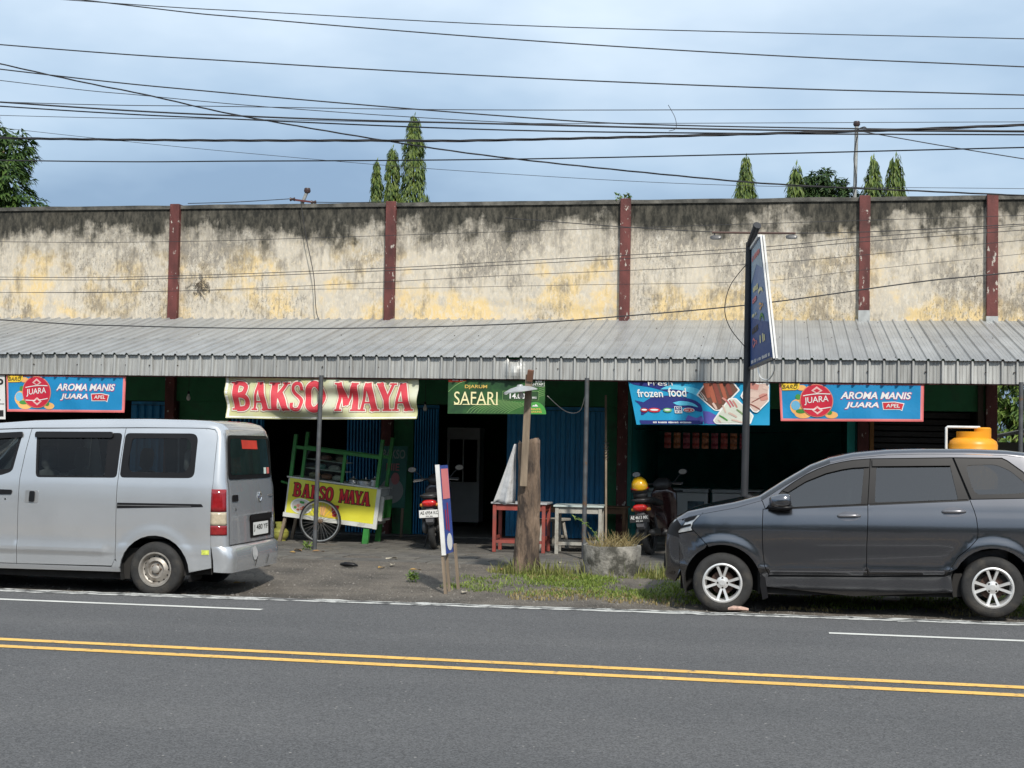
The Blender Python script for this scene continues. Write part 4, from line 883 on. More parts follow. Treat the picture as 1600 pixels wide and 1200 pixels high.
LET = {'B': lambda t: [([(.27, 0), (.27, 1)], .15), ([(.27, .955), (.6, .94), (.77, .86), (.79, .74), (.7, .6), (.5, .54), (.27, .53)], .115), ([(.27, .53), (.6, .52), (.82, .42), (.85, .27), (.78, .12), (.6, .05), (.27, .04)], .12), ([(.02, .03), (.4, .03)], t), ([(.02, .97), (.4, .97)], t)],
 'A': lambda t: [([(.14, .0), (.43, 1)], .07), ([(.50, 1), (.80, 0)], .155), ([(.25, .30), (.72, .30)], t), ([(-.02, .03), (.32, .03)], t), ([(.56, .03), (1.03, .03)], t)],
 'K': lambda t: [([(.25, 0), (.25, 1)], .15), ([(.33, .45), (.84, .97)], .08), ([(.48, .62), (.84, .02)], .15), ([(.0, .03), (.5, .03)], t), ([(0, .97), (.5, .97)], t), ([(.62, .03), (1.05, .03)], t), ([(.65, .97), (1.02, .97)], t)],
 'S': lambda t: [([(.86, .72), (.82, .88), (.66, .96), (.42, .96), (.22, .87), (.19, .72), (.32, .60), (.55, .50), (.76, .39), (.83, .25), (.76, .1), (.58, .04), (.36, .04), (.18, .12), (.13, .28)], .125)],
 'O': lambda t: [(ell(.5, .5, .36, .46, 16, 88, 272), .145), (ell(.5, .5, .36, .46, 16, -92, 92), .145)],
 'M': lambda t: [([(.15, 0), (.15, 1)], .07), ([(.84, 0), (.84, 1)], .125), ([(.17, 1), (.47, .2)], .12), ([(.47, .2), (.80, 1)], .055), ([(0, .03), (.3, .03)], t), ([(.66, .03), (1.02, .03)], t), ([(0, .97), (.25, .97)], t), ([(.8, .97), (1.02, .97)], t)],
 'Y': lambda t: [([(.16, 1), (.52, .42)], .15), ([(.88, 1), (.56, .42)], .07), ([(.53, .5), (.53, 0)], .14), ([(.3, .03), (.78, .03)], t), ([(0, .97), (.38, .97)], t), ([(.68, .97), (1.04, .97)], t)]}
def slab_word(sh, spec, v0, v1, layers, tilt=0, name='lettering'):
    """spec: (letter, u0, u1); layers: (grow in metres, material)"""
    for li, (grow, m_) in enumerate(layers):
        P = []
        for ch, u0, u1 in spec:
            w = (u1-u0)*sh.w; h = (v1-v0)*sh.h
            for pts, hw in LET[ch](.03*h/w):
                q = [(u0*sh.w+a*w, v0*sh.h+b*h+tilt*(u0*sh.w)) for a, b in pts]
                if len(q) > 2: q = [tuple(x)[:2] for x in smooth_path([(a, b, 0) for a, b in q], 3)]
                else:
                    d = (Vector(q[1])-Vector(q[0])).normalized()*grow; q = [tuple(Vector(q[0])-d), tuple(Vector(q[0]).lerp(Vector(q[1]), .5)), tuple(Vector(q[1])+d)]
                P.append(stroke(q, hw*w+grow))
        sh.poly3(name if li == len(layers)-1 else 'letter_outline', P, m_, 1+li*1.0, .03)
def hang(name, label, corners, Y, wave, m_, group=None, nu=48, nv=12, cat='banner', droop=.0):
    """banner hung from the awning edge; corners (X, Z): top left, top right, bottom right, bottom left"""
    tl, tr, br, bl = [Vector(c) for c in corners]; w = ((tr-tl).length+(br-bl).length)/2; h = ((tl-bl).length+(tr-br).length)/2
    org = Vector((bl.x, Y, bl.y))
    def pos(a, b, d):
        u, v = a/w, b/h; p = (bl*(1-u)+br*u)*(1-v)+(tl*(1-u)+tr*u)*v
        y = wave(u, v); z = p.y-droop*math.sin(math.pi*u)*(1-v)
        return Vector((p.x, Y+y-d, z))-org
    sh = Sheet(w, h, pos, None); o = sh.base(name, m_, nu, nv); o.location = org; tag(o, label, cat, group); return sh
def vinyl(name, col, **kw): return mat(name, col, .45, 0, .10, 2.5, kw.pop('bump', .0), 8, spec=.35, **kw)
def wav(A, k, seed, d=.0): return lambda u, v: A*(nz2(u*k, v*.8, 1, seed)+.5*nz2(u*k*2.3, v*1.7, 1, seed+1))*(1.15-v)+d*(1-v)

def juara(name, label, corners, Y, seed):
    sh = hang(name, label, corners, Y, wav(.035, 4, seed), vinyl('coral banner border', (.62, .14, .14)), 'blue banners with a red disc')
    asp = sh.w/sh.h
    sh.polys('print_border', [[(.008, .03), (.992, .03), (.992, .975), (.008, .975)]], I_pink, .5)
    sh.polys('print_field', [[(.016, .065), (.978, .065), (.978, .94), (.016, .94)]], I_blu, 1)
    for k, (a, b, r1, r2, c) in enumerate([(.125, .36, .055, .20, I_org), (.16, .18, .06, .11, I_org), (.36, .16, .045, .09, I_org), (.11, .40, .032, .12, ink('pale blue print', (.15, .42, .62))), (.145, .25, .035, .055, I_grn), (.13, .62, .02, .07, I_grn), (.345, .22, .02, .06, I_grn), (.155, .85, .035, .07, I_org)]):
        sh.polys('fruit', [[(max(.017, a+x), max(.068, b+y)) for x, y in ell(0, 0, r1, r2, 20)]], c, 1.6+.25*k)
    sh.polys('corner_tag', [[(.014, .955), (.145, .955), (.138, .84), (.115, .79), (.02, .78)]], I_yel, 4)
    sh.text('BARU', .02, .13, .82, .92, I_blk, 5, .005, .3)
    rx = .40/asp
    sh.polys('disc', [ell(.258, .525, rx+.006, .425, 36)], ink('pale rim print', (.62, .22, .15)), 4); sh.polys('disc', [ell(.258, .525, rx, .405, 36)], ink('disc red print', (.50, .02, .045)), 5)
    sh.text('JUARA', .172, .342, .40, .60, I_wht, 6.4, .008, 0, slant=.10)
    for c in (1, -1):
        cx, cz = (.262, .78) if c > 0 else (.262, .28)
        sh.polys('emblem', [[(cx-.04, cz), (cx, cz+.11), (cx+.04, cz), (cx, cz-.085 if c > 0 else cz-.11)]], ink('pale red print', (.68, .42, .40)), 6); sh.polys('emblem', [[(cx-.022, cz), (cx, cz+.055), (cx+.022, cz), (cx, cz-.05)]], ink('disc red print', (.50, .02, .045)), 6.6)
    for b in (.67, .335):
        P = [((.165+.19*k/10)*sh.w, (b-.025+.05*k/10+.045*math.sin(k/10*3.1416)*(1 if b > .5 else -1)*.6)*sh.h) for k in range(11)]
        sh.polys('emblem', [stroke(P, .006)], I_wht, 6.2, unit=False)
    for tx, a0, a1, b0, b1 in (('AROMA MANIS', .425, .915, .575, .755), ('JUARA', .455, .690, .315, .49)):
        sh.text(tx, a0-.003, a1+.004, b0-.02, b1+.012, I_mag, 2, .05, .25, 'letter_outline'); sh.text(tx, a0, a1, b0, b1, I_wht, 3.2, .028, .25)
    tg = [(.712, .50), (.80, .515), (.868, .47), (.858, .36), (.852, .27), (.835, .305), (.72, .30)]
    sh.polys('flavour_tag', [tg], I_wht, 2); sh.polys('flavour_tag', [shrink([(a*asp, b) for a, b in tg], .018)[i] and (shrink([(a*asp, b) for a, b in tg], .018)[i][0]/asp, shrink([(a*asp, b) for a, b in tg], .018)[i][1]) for i in range(len(tg))] and [[(a/asp, b) for a, b in shrink([(a*asp, b) for a, b in tg], .02)]], I_red, 3)
    sh.text('APEL', .74, .835, .36, .455, I_wht, 4.2, .01, .1)
juara('banner', 'blue banner with a red disc hanging above the silver van', [(-11.45, 2.478), (-9.53, 2.478), (-9.53, 1.925), (-11.41, 1.915)], 20.335, 1)
juara('banner', 'blue banner with a red disc hanging above the dark grey car', [(-.04, 2.478), (1.87, 2.478), (1.865, 1.965), (-.01, 1.945)], 20.335, 5)
# white banner cut by the left edge
sh = hang('banner', 'white banner with black letters at the left edge of the awning', [(-12.9, 2.478), (-11.475, 2.478), (-11.44, 1.80), (-12.9, 1.78)], 20.335, wav(.02, 3, 9), vinyl('white vinyl', (.62, .62, .60)))
sh.text('OP', .77, .985, .66, .90, I_blk, 1, .02); sh.text('K', .86, .955, .42, .64, I_blk, 1, .02); sh.polys('rule', [[(.3, .33), (.99, .33), (.99, .345), (.3, .345)]], I_blk, 1); sh.polys('print_block', [[(.85, .06), (.98, .06), (.98, .20), (.85, .20)]], I_blk, 1)
# the big cream banner
def bw(u, v): return .02+.045*math.sin(8*u+9*v-1.2)*(1-.5*v)+.03*math.sin(4*u-13*v)*(.3+u*(1-u)*3)*(1-.4*v)+.016*math.sin(25*u+9*v)*(1-v*.6)+.02*nz2(u*7, v*3, 1, 4)
M_cream = vinyl('cream green vinyl', (.50, .49, .22), dirt=(.52, .54, .42), dscale=1.1, dlo=.4, dhi=.65)
sh = hang('banner', 'large cream banner with tall red slab letters above the yellow food cart', [(-8.0, 2.478), (-5.09, 2.478), (-5.11, 1.90), (-7.96, 1.87)], 20.335, bw, M_cream, nu=110, nv=18, droop=.015)
sh.polys('print_border', [[(.004, .02), (.996, .02), (.996, .05), (.004, .05)]], I_wht, .6); sh.polys('print_border', [[(.004, .05), (.016, .05), (.016, .98), (.004, .98)]], I_wht, .6)
spec = [('B', .030, .132), ('A', .138, .232), ('K', .234, .342), ('S', .345, .415), ('O', .420, .524), ('M', .580, .700), ('A', .698, .802), ('Y', .792, .890), ('A', .874, .974)]
slab_word(sh, spec, .20, .87, [(.020, ink('thin dark outline', (.30, .10, .10))), (.014, ink('pale outline', (.66, .66, .55))), (0, ink('banner red print', (.56, .05, .07)))])
# green banner
sh = hang('banner', 'dark green banner with cream letters and a price box behind the tree stump', [(-4.65, 2.478), (-3.26, 2.478), (-3.26, 1.99), (-4.65, 1.98)], 20.335, wav(.012, 3, 12), vinyl('green vinyl', (.02, .06, .025), dirt=(.045, .15, .035), dscale=1.6, dlo=.45, dhi=.65))
I_lg = ink('light green print', (.22, .38, .14)); I_dg = ink('dark green print', (.03, .075, .03))
sh.polys('corner_tag', [[(.0, .9), (.155, .9), (.185, .93), (.19, .995), (.0, .995)]], ink('tag red print', (.62, .07, .03)), 1)
sh.polys('small_print', bars(.03, .155, .935, .98, 8, 1), I_wht, 2)
for k in range(13):
    a = k/12; P = [((.20+.42*a+.30*t*(1-.25*a))*sh.w, (.02+.40*t**(.55+.25*a)-.01*k*t)*sh.h) for t in [i/9 for i in range(10)]]
    sh.polys('print_line', [stroke(P, .0028)], I_lg, 1+.05*k, unit=False)
for k in range(7):
    P = [((.935+.06*t)*sh.w, (.50+.055*k+.06*t)*sh.h) for t in [i/4 for i in range(5)]]; sh.polys('print_line', [stroke(P, .003)], I_lg, 1, unit=False)
P = [(.004+.02*t*t+.16*t, .62+.30*math.sin(t*1.5)) for t in [i/8 for i in range(9)]]; sh.polys('print_line', [stroke([(a*sh.w, b*sh.h) for a, b in P], .004)], I_lg, 1.5, unit=False)
sh.text('DJARUM', .175, .405, .70, .825, ink('gold print', (.70, .48, .12)), 2, .012); sh.text('SAFARI', .065, .515, .26, .63, I_gold, 2, .0)
for a, b in ((.065, .14), (.155, .235), (.25, .30), (.30, .395), (.39, .445), (.485, .52)): sh.polys('serif', [[(a, .255), (b, .255), (b, .275), (a, .275)]], I_gold, 2.4)
sh.polys('price_box', [round_poly([(.565, .395), (.94, .395), (.94, .66), (.565, .66)], .02)], I_lg, 2); sh.polys('price_box', [round_poly([(.569, .405), (.936, .405), (.936, .65), (.569, .65)], .02)], I_dg, 2.8)
sh.text('RP', .59, .625, .555, .60, I_wht, 4, .02); sh.text('14.000', .64, .84, .44, .59, I_wht, 4, .03); sh.text('/ BKS', .855, .915, .445, .50, I_wht, 4, .02)
sh.polys('price_box', [[(.80, .80), (.993, .80), (.993, .99), (.80, .99)]], I_wht, 2); sh.polys('price_box', [[(.805, .81), (.989, .81), (.989, .99), (.805, .99)]], I_dg, 2.6); sh.polys('small_print', bars(.83, .975, .91, .97, 6, 2), I_wht, 3.4); sh.text('MANTAP', .82, .982, .825, .89, I_wht, 3.4, .02)
sh.polys('emblem', [ell(.905, .0, .11, .35, 24, 0, 180)], ink('mid green print', (.07, .30, .06)), 2); sh.polys('emblem', [[(.87, .22), (.885, .26), (.895, .245), (.91, .29), (.925, .25), (.935, .22)]], I_wht, 3)
sh.text('SRINTIL', .845, .965, .115, .17, ink('gold print', (.70, .48, .12)), 3, .02); sh.text('GUNUNG', .84, .97, .04, .095, ink('gold print', (.70, .48, .12)), 3, .02)
# frozen food banner
def fw_(u, v): return .02*nz2(u*5, v*2, 1, 8)*(1.1-v)+(.02*math.exp(-((u-.505)/.012)**2))*(1-v)-.05*(1-v)*(1-v)*(.5 if u < .5 else .25)
I_nav = ink('navy print', (.018, .025, .16)); I_cyan = ink('cyan print', (.01, .33, .55)); I_cy2 = ink('light cyan print', (.10, .48, .66)); I_vio = ink('violet print', (.10, .09, .36))
sh = hang('banner', 'blue wavy banner with food pictures hanging behind the sign pole', [(-2.10, 2.478), (-.16, 2.478), (-.16, 1.885), (-1.97, 1.865)], 20.335, fw_, vinyl('blue banner vinyl', (.01, .27, .48)), nu=70)
for q, (P, c) in enumerate([([(.0, .98), (.12, .99), (.30, .90), (.42, .80), (.40, .70), (.28, .74), (.16, .84), (.04, .90)], I_nav), ([(.08, .50), (.16, .62), (.30, .66), (.44, .58), (.50, .46), (.505, .30), (.44, .34), (.36, .40), (.26, .36), (.14, .34)], I_nav), ([(.22, .80), (.34, .80), (.44, .72), (.50, .62), (.505, .78), (.44, .86), (.3, .9)], I_cy2), ([(.02, .55), (.06, .40), (.05, .22), (.10, .30), (.12, .46)], I_nav), ([(.30, .50), (.36, .54), (.44, .50), (.48, .40), (.42, .44), (.34, .44)], I_cy2), ([(.40, .22), (.46, .16), (.50, .2), (.505, .05), (.42, .05), (.38, .12)], I_vio)]):
    sh.polys('print_wave', [[tuple(p)[:2] for p in smooth_path([(a, b, 0) for a, b in P+[P[0]]], 4)][:-1]], c, 1+.3*q)
sh.polys('print_band', [[(.035, .015), (.505, .015), (.505, .10), (.03, .10)]], I_nav, 3.2); sh.polys('small_print', bars(.13, .42, .035, .075, 30, 3), I_wht, 4)
sh.text('Fresh', .14, .315, .885, .99, I_wht, 4, .0); sh.text('frozen', .05, .235, .62, .80, I_wht, 4, .015); sh.text('food', .275, .405, .635, .84, I_wht, 4, .015)
for a, b, c in ((.05, .11, I_dred), (.11, .20, I_red), (.22, .285, ink('brand green print', (.12, .35, .12)))): sh.polys('brand_mark', [ell((a+b)/2, .33, (b-a)/2, .05, 16)], c, 4); sh.polys('brand_mark', [ell((a+b)/2, .335, (b-a)/2*.7, .02, 12)], I_wht, 5)
sh.polys('brand_mark', [round_poly([(.305, .26), (.36, .26), (.36, .42), (.305, .42)], .01)], I_wht, 4); sh.polys('brand_mark', [[(.31, .33), (.355, .33), (.355, .41), (.31, .41)]], I_nav, 5); sh.text('SO', .318, .348, .345, .395, I_wht, 6, .02); sh.polys('small_print', bars(.312, .354, .28, .31, 5, 4), I_nav, 5)
sh.polys('brand_mark', [ell(.41, .335, .042, .05, 20)], I_wht, 4); sh.polys('brand_mark', [ell(.41, .335, .036, .038, 20)], I_red, 5); sh.polys('small_print', bars(.384, .436, .318, .352, 6, 5), I_wht, 6)
sh.polys('print_field', [[(.51, .02), (.70, .02), (.62, .2), (.56, .30), (.51, .32)]], I_vio, 1.2)
def photo_tile(P, bgc, items, lay):
    sh.polys('photo_frame', [round_poly(P, .025)], I_wht, lay); Q = shrink([(a*3, b) for a, b in P], .03); Q = [(a/3, b) for a, b in Q]; sh.polys('photo', [round_poly(Q, .02)], bgc, lay+.9)
    for q, (x0, y0, x1, y1, hw, c) in enumerate(items):
        st_ = stroke([(x0*sh.w, y0*sh.h), ((x0+x1)/2*sh.w, (y0+y1)/2*sh.h+.004), (x1*sh.w, y1*sh.h)], [hw*.8, hw, hw*.8]); sh.polys('photo_food', [st_], c, lay+1.6+.12*q, unit=False)
S1 = ink('sausage print', (.33, .09, .05)); S2 = ink('dark sausage print', (.20, .05, .035)); S3 = ink('pale meat print', (.55, .40, .34)); S4 = ink('rice print', (.55, .58, .50)); S5 = ink('skewer print', (.45, .12, .14)); S6 = ink('pink meat print', (.50, .22, .18))
photo_tile([(.475, .68), (.555, .99), (.745, .99), (.79, .80), (.64, .32), (.60, .32)], ink('photo brown', (.13, .06, .04)), [(.545, .95, .565, .62, .030, S1), (.575, .95, .605, .50, .032, S1), (.61, .96, .645, .48, .030, S2), (.655, .96, .685, .60, .028, S1), (.70, .95, .725, .68, .030, S2), (.59, .50, .615, .36, .018, S3), (.50, .72, .53, .58, .007, S4), (.51, .75, .55, .55, .007, S3), (.66, .62, .70, .52, .015, S6)], 2)
photo_tile([(.58, .10), (.71, .62), (.76, .62), (.885, .22), (.86, .02), (.60, .02)], S4, [(.69, .56, .72, .40, .012, S5), (.71, .57, .74, .42, .012, S5), (.735, .56, .765, .40, .013, S6), (.66, .45, .68, .28, .012, S3), (.63, .22, .69, .10, .012, I_grn), (.70, .28, .76, .18, .014, S3), (.76, .36, .82, .20, .012, ink('leaf print', (.18, .26, .12))), (.72, .12, .80, .06, .012, S3), (.62, .12, .64, .06, .01, S3)], 4)
photo_tile([(.79, .66), (.84, .95), (.995, .99), (.995, .55), (.91, .28), (.88, .30)], S3, [(.86, .90, .92, .86, .045, S6), (.86, .70, .92, .68, .045, ink('roll print', (.60, .45, .38))), (.93, .62, .985, .66, .05, S6), (.95, .88, .99, .84, .03, ink('roll print', (.60, .45, .38))), (.86, .48, .93, .36, .008, S2), (.87, .52, .98, .70, .006, S2)], 6)

# ================================================================== SIGN ON A POLE
t = thing('pole_sign', 'tall black pole with a narrow blue advertising panel and two floodlights', 'sign', (-.44, 19, 0))
M_bp = mat('black painted pole', (.03, .032, .036), .5, .2, .2)
wp(MB().tube(smooth_path([(-.47, 19, -.02), (-.455, 19, 1.0), (-.44, 19, 2.6), (-.43, 19, 4.05), (-.415, 18.95, 4.18), (-.33, 18.7, 4.37)], 5), .047, 14), 'pole', M_bp, t, smooth=True)
wp(MB().tube([(-.335, 18.71, 4.36), (-.325, 18.685, 4.378)], .052, 14), 'pole_cap', M_bp, t, smooth=True)
wp(MB().tube([(-.90, 18.9, 4.32), (.15, 18.9, 4.30)], .014, 8), 'lamp_bar', mat('rusty bar', (.09, .05, .04), .7), t)
for x, s_ in ((-.87, -1), (.12, 1)):
    fl = wp(MB().loft([(18.84, x-.02*s_, 4.235, .06, .012), (18.86, x-.02*s_, 4.25, .075, .03), (18.94, x-.02*s_, 4.265, .05, .02)], 10, 3), 'floodlight', mat('grey lamp', (.09, .09, .09), .4, .4), t, smooth=True); wp(MB().tube([(x, 18.9, 4.31), (x, 18.9, 4.26)], .008, 6), 'lamp_bracket', M_bp, fl)
TF, TN, BF, BN = Vector((-.40, 18.98, 4.12)), Vector((-.275, 17.6, 4.09)), Vector((-.40, 18.98, 2.585)), Vector((-.105, 17.4, 2.62))
nrm = (TN-TF).cross(BF-TF).normalized()
if nrm.x > 0: nrm = -nrm
w_ = ((TN-TF).length+(BN-BF).length)/2; h_ = ((TN-BN).length+(TF-BF).length)/2
def ps(a, b, d): u, v = a/w_, b/h_; return (BF*(1-u)+BN*u)*(1-v)+(TF*(1-u)+TN*u)*v+nrm*d-t.location
sg = Sheet(w_, h_, ps, t); sg.base('panel', vinyl('blue panel', (.06, .15, .36), dirt=(.10, .22, .42), dscale=1, dlo=.45, dhi=.6), 6, 8, .03)
def ps2(a, b, d): return ps(a, b, d)
sg.polys('print_field', [[(.03, .02), (.97, .02), (.97, .3), (.03, .42)]], ink('deep blue print', (.035, .08, .24)), 1); sg.polys('print_field', [[(.03, .98), (.97, .98), (.97, .74), (.5, .82), (.03, .70)]], ink('pale sky print', (.32, .42, .50)), 1)
def brand(a, b, c, d, m_, k=[0]):
    k[0] += 1; q = k[0]; x, y, w, h = (a+c)/2, (b+d)/2, (c-a)/2, (d-b)/2
    if q % 4 == 1: sg.polys('brand_mark', bars(a, c, b+.3*h, d-.3*h, 5, q), m_, 2.5)
    elif q % 4 == 2: sg.polys('brand_mark', [[(a, b), (c, b+.5*h), (c, d), (a, d-.5*h)]], m_, 2.5); sg.polys('brand_mark', bars(a+.05, c-.05, y-.3*h, y+.4*h, 4, q), I_nav, 3.3)
    elif q % 4 == 3: sg.polys('brand_mark', [stroke([((x+w*math.cos(t_*.35+.2))*sg.w, (y-.4*h+1.2*h*math.sin(t_*.35+.2))*sg.h) for t_ in range(8)], .022)], m_, 2.5, unit=False)
    else: sg.polys('brand_mark', [stroke([((x+w*.6*math.cos(t_))*sg.w, (y+h*.5*math.sin(2*t_)+h*.6*(t_/3-1)*.8)*sg.h) for t_ in [i*.6 for i in range(10)]], .014)], m_, 2.5, unit=False)
for a, b, c, d, m_ in ((.1, .60, .58, .67, I_gold), (.15, .52, .42, .57, I_pink), (.55, .54, .85, .60, I_gold), (.5, .42, .88, .50, I_org), (.12, .40, .40, .45, I_gold), (.12, .27, .45, .33, I_blk), (.56, .28, .78, .40, I_grn), (.08, .14, .45, .25, I_pink), (.52, .15, .85, .25, I_gold)): brand(a, b, c, d, m_)
sg.polys('small_print', bars(.12, .9, .87, .92, 11, 6), I_pink, 2.5); sg.polys('small_print', bars(.08, .92, .03, .06, 22, 7), I_wht, 2.5)
M_wf = mat('white frame', (.68, .68, .66), .4, .1)
for a, b in ((TN, BN),): wp(MB().bar(tuple(a+Vector((.012, 0, 0))), tuple(b+Vector((.012, 0, 0))), .022, .05, (0, 1, 0)), 'panel_frame', M_wf, t); wp(MB().bar(tuple(a+Vector((.045, -.01, 0))), tuple(b+Vector((.045, -.01, 0))), .022, .05, (0, 1, 0)), 'panel_frame', M_wf, t)
wp(MB().bar(tuple(BF), tuple(BN), .05, .03), 'panel_frame', MATS['grey lamp'], t); wp(MB().bar(tuple(TF), tuple(TN), .05, .03), 'panel_frame', M_wf, t)
wp(MB().tube(smooth_path([(-.46, 18.95, 3.92), (-.66, 18.95, 3.65), (-.73, 18.95, 3.35), (-.66, 18.95, 3.1), (-.47, 18.95, 2.86)]), .006, 5), 'cable', mat('black cable', (.018, .018, .02), .6), t)
wp(MB().tube(smooth_path([(-.30, 18.4, 2.60), (-.26, 18.2, 2.44), (-.16, 17.9, 2.40), (-.09, 17.6, 2.50), (-.10, 17.45, 2.64)]), .008, 5), 'cable', M_wf, t)

# ================================================================== FOOD CART
ct = thing('food_cart', 'green and white food cart with a yellow front sheet and one big spoked wheel', 'cart', (-6.73, 22.0, 0), (0, R(6), 0))
M_cg = mat('green cart paint', (.028, .20, .034), .5, 0, .2, 6, dirt=(.03, .10, .03), dscale=5); M_cw = mat('white cart paint', (.55, .56, .52), .5, 0, .12, 6, dirt=(.25, .23, .18), dscale=4, dlo=.55, dhi=.7); M_wood = mat('grey timber', (.20, .155, .11), .85, 0, .3, 5, .3, 30, stretch=(4, 4, .6))
MB().box(-.83, .63, -.27, .33, .36, .90).build('body', M_cw, ct, bevel=.01); MB().box(-.85, .66, -.30, .36, .905, .93).build('counter', M_cw, ct, bevel=.006)
MB().box(-.84, .65, -.295, -.272, .305, .37).build('lower_rail', M_cw, ct); MB().box(.633, .70, -.20, .30, .42, .80).build('side_box', M_cw, ct, bevel=.01); MB().box(.702, .712, -.16, .26, .47, .75).build('side_panel', M_cg, ct); MB().box(.60, .66, -.30, -.26, .30, .93).build('corner_post', M_cw, ct)
for x, y, zt in ((-.80, -.25, 1.58), (.58, -.25, 1.66), (-.80, .31, 1.62), (.58, .31, 1.7)): MB().bar((x, y, .93), (x+.0, y, zt), .05, .05).build('roof_post', M_cg, ct)
for y in (-.25, .31): MB().bar((-.80, y, 1.385), (.58, y, 1.385), .035, .05).build('rail', M_cg, ct)
for x in (-.62, .02): MB().bar((x, -.25, .93), (x, -.25, 1.37), .045, .045).build('case_post', M_cg, ct)
MB().box(-.60, 0, -.262, -.258, .95, 1.36).build('case_glass', glass('cabinet glass', (.8, .85, .82), .8), ct)
for z in (1.08, 1.22): MB().box(-.60, 0, -.2, .28, z, z+.012).build('shelf', M_cw, ct)
cs = [((.45, .38, .25), -.5, 1.0), ((.35, .14, .08), -.3, 1.0), ((.45, .42, .38), -.12, 1.0), ((.10, .30, .26), -.42, 1.14), ((.50, .47, .42), -.2, 1.14), ((.30, .12, .10), -.35, 1.28), ((.42, .34, .24), -.1, 1.28)]
for i, (c, x, z) in enumerate(cs): MB().loft([(z-.055, x, 0, .075, .10), (z-.01, x, 0, .09, .12), (z+.025, x, 0, .05, .06)], 12, 2.6, 'z').build('food_bag', mat('food bag %d' % i, c, .5, 0, .4, 20), ct, smooth='all')
for x, r, h in ((.32, .13, .06), (.12, .075, .05), (.46, .07, .09)):
    p_ = MB().lathe([(0, .931), (r, .931), (r, .931+h), (r*1.06, .935+h), (r*.6, .955+h), (.015, .965+h), (.015, .985+h), (0, .985+h)], (x, 0, 0), 'z', 24).build('pot', mat('aluminium pot', (.55, .55, .54), .3, .9, .1), ct, smooth=True)
MB().bar((-.80, -.24, .36), (-.86, -.24, -.09), .045, .045).build('leg', M_wood, ct); MB().bar((.50, -.24, .36), (.50, -.24, .055), .09, .07).build('leg', M_cg, ct); MB().bar((.55, .28, .36), (.55, .28, .06), .08, .06).build('leg', M_cg, ct); MB().bar((-.80, .28, .36), (-.84, .28, -.08), .045, .045).build('leg', M_wood, ct)
MB().tube([(-.83, .2, .75), (-1.1, .2, .80)], .018, 8).build('handle', M_cg, ct)
wx, wz, wr = -.215, .315, .335
wl_ = MB().lathe([(wr-.028, -.36), (wr-.012, -.377), (wr, -.36), (wr-.012, -.343)], (wx, 0, wz), 'y', 56, closed=True).build('wheel', M_rub, ct, smooth='all')
MB().lathe([(wr-.045, -.372), (wr-.028, -.374), (wr-.028, -.346), (wr-.045, -.348)], (wx, 0, wz), 'y', 56, closed=True).build('rim', mat('steel rim', (.5, .5, .48), .35, .8), wl_, smooth=True)
g = MB().lathe([(0, -.40), (.018, -.40), (.022, -.385), (.035, -.38), (.035, -.37), (.018, -.37), (.018, -.33), (.035, -.33), (.035, -.315), (0, -.31)], (wx, 0, wz), 'y', 14); g.build('hub', mat('rusty hub', (.16, .11, .07), .6, .4), wl_, smooth=True)
g = MB()
for k in range(32):
    a = 2*math.pi*k/32; b = a+(.35 if k % 2 else -.35); ys = -.375 if k % 4 < 2 else -.325
    g.tube([(wx+.033*math.cos(b), ys, wz+.033*math.sin(b)), (wx+(wr-.04)*math.cos(a), -.36, wz+(wr-.04)*math.sin(a))], .0022, 4, False)
g.build('spokes', mat('spoke steel', (.35, .34, .32), .4, .7), wl_)['kind'] = 'stuff'
def cpos(a, b, d): u, v = a/1.40, b/.535; return Vector((-.80+a, -.285-d-.012*math.sin(3.1*u)*(v)-.006*nz2(u*4, v*2, 1, 3), .372+b-.012*math.sin(math.pi*u)*v))
cs_ = Sheet(1.40, .535, cpos, ct); cs_.base('front_sheet', vinyl('yellow sheet', (.66, .62, .05), dirt=(.60, .66, .12), dscale=2.5), 30, 8)
cs_.polys('print_field', [[(.42, .02), (.60, .02), (.585, .33), (.52, .40), (.45, .30)]], I_yel, 1)
spec = [('B', .055, .145), ('A', .158, .250), ('K', .262, .338), ('S', .352, .425), ('O', .428, .515), ('M', .585, .685), ('A', .682, .765), ('Y', .757, .842), ('A', .838, .935)]
slab_word(cs_, spec, .50, .88, [(.010, I_blk), (0, ink('cart red print', (.50, .02, .03)))])
cs_.polys('picture', [ell(.17, .235, .125, .225, 30)], I_wht, 2); cs_.polys('picture', [ell(.17, .235, .11, .195, 30)], ink('bowl print', (.50, .50, .45)), 2.6)
for k in range(16):
    a = rnd.uniform(0, 6.28); q = rnd.uniform(0, .75)**.5; cs_.polys('picture', [ell(.165+.085*q*math.cos(a), .24+.15*q*math.sin(a), .018, .035, 10)], [S1, S3, S6, I_grn][k % 4], 3.2+.1*k)
cs_.polys('picture', [[(.505, .40), (.60, .40), (.575, .06), (.535, .06)]], ink('drink print', (.34, .02, .03)), 2); cs_.polys('picture', [[(.38, .33), (.455, .33), (.44, .06), (.395, .06)]], I_org, 2)

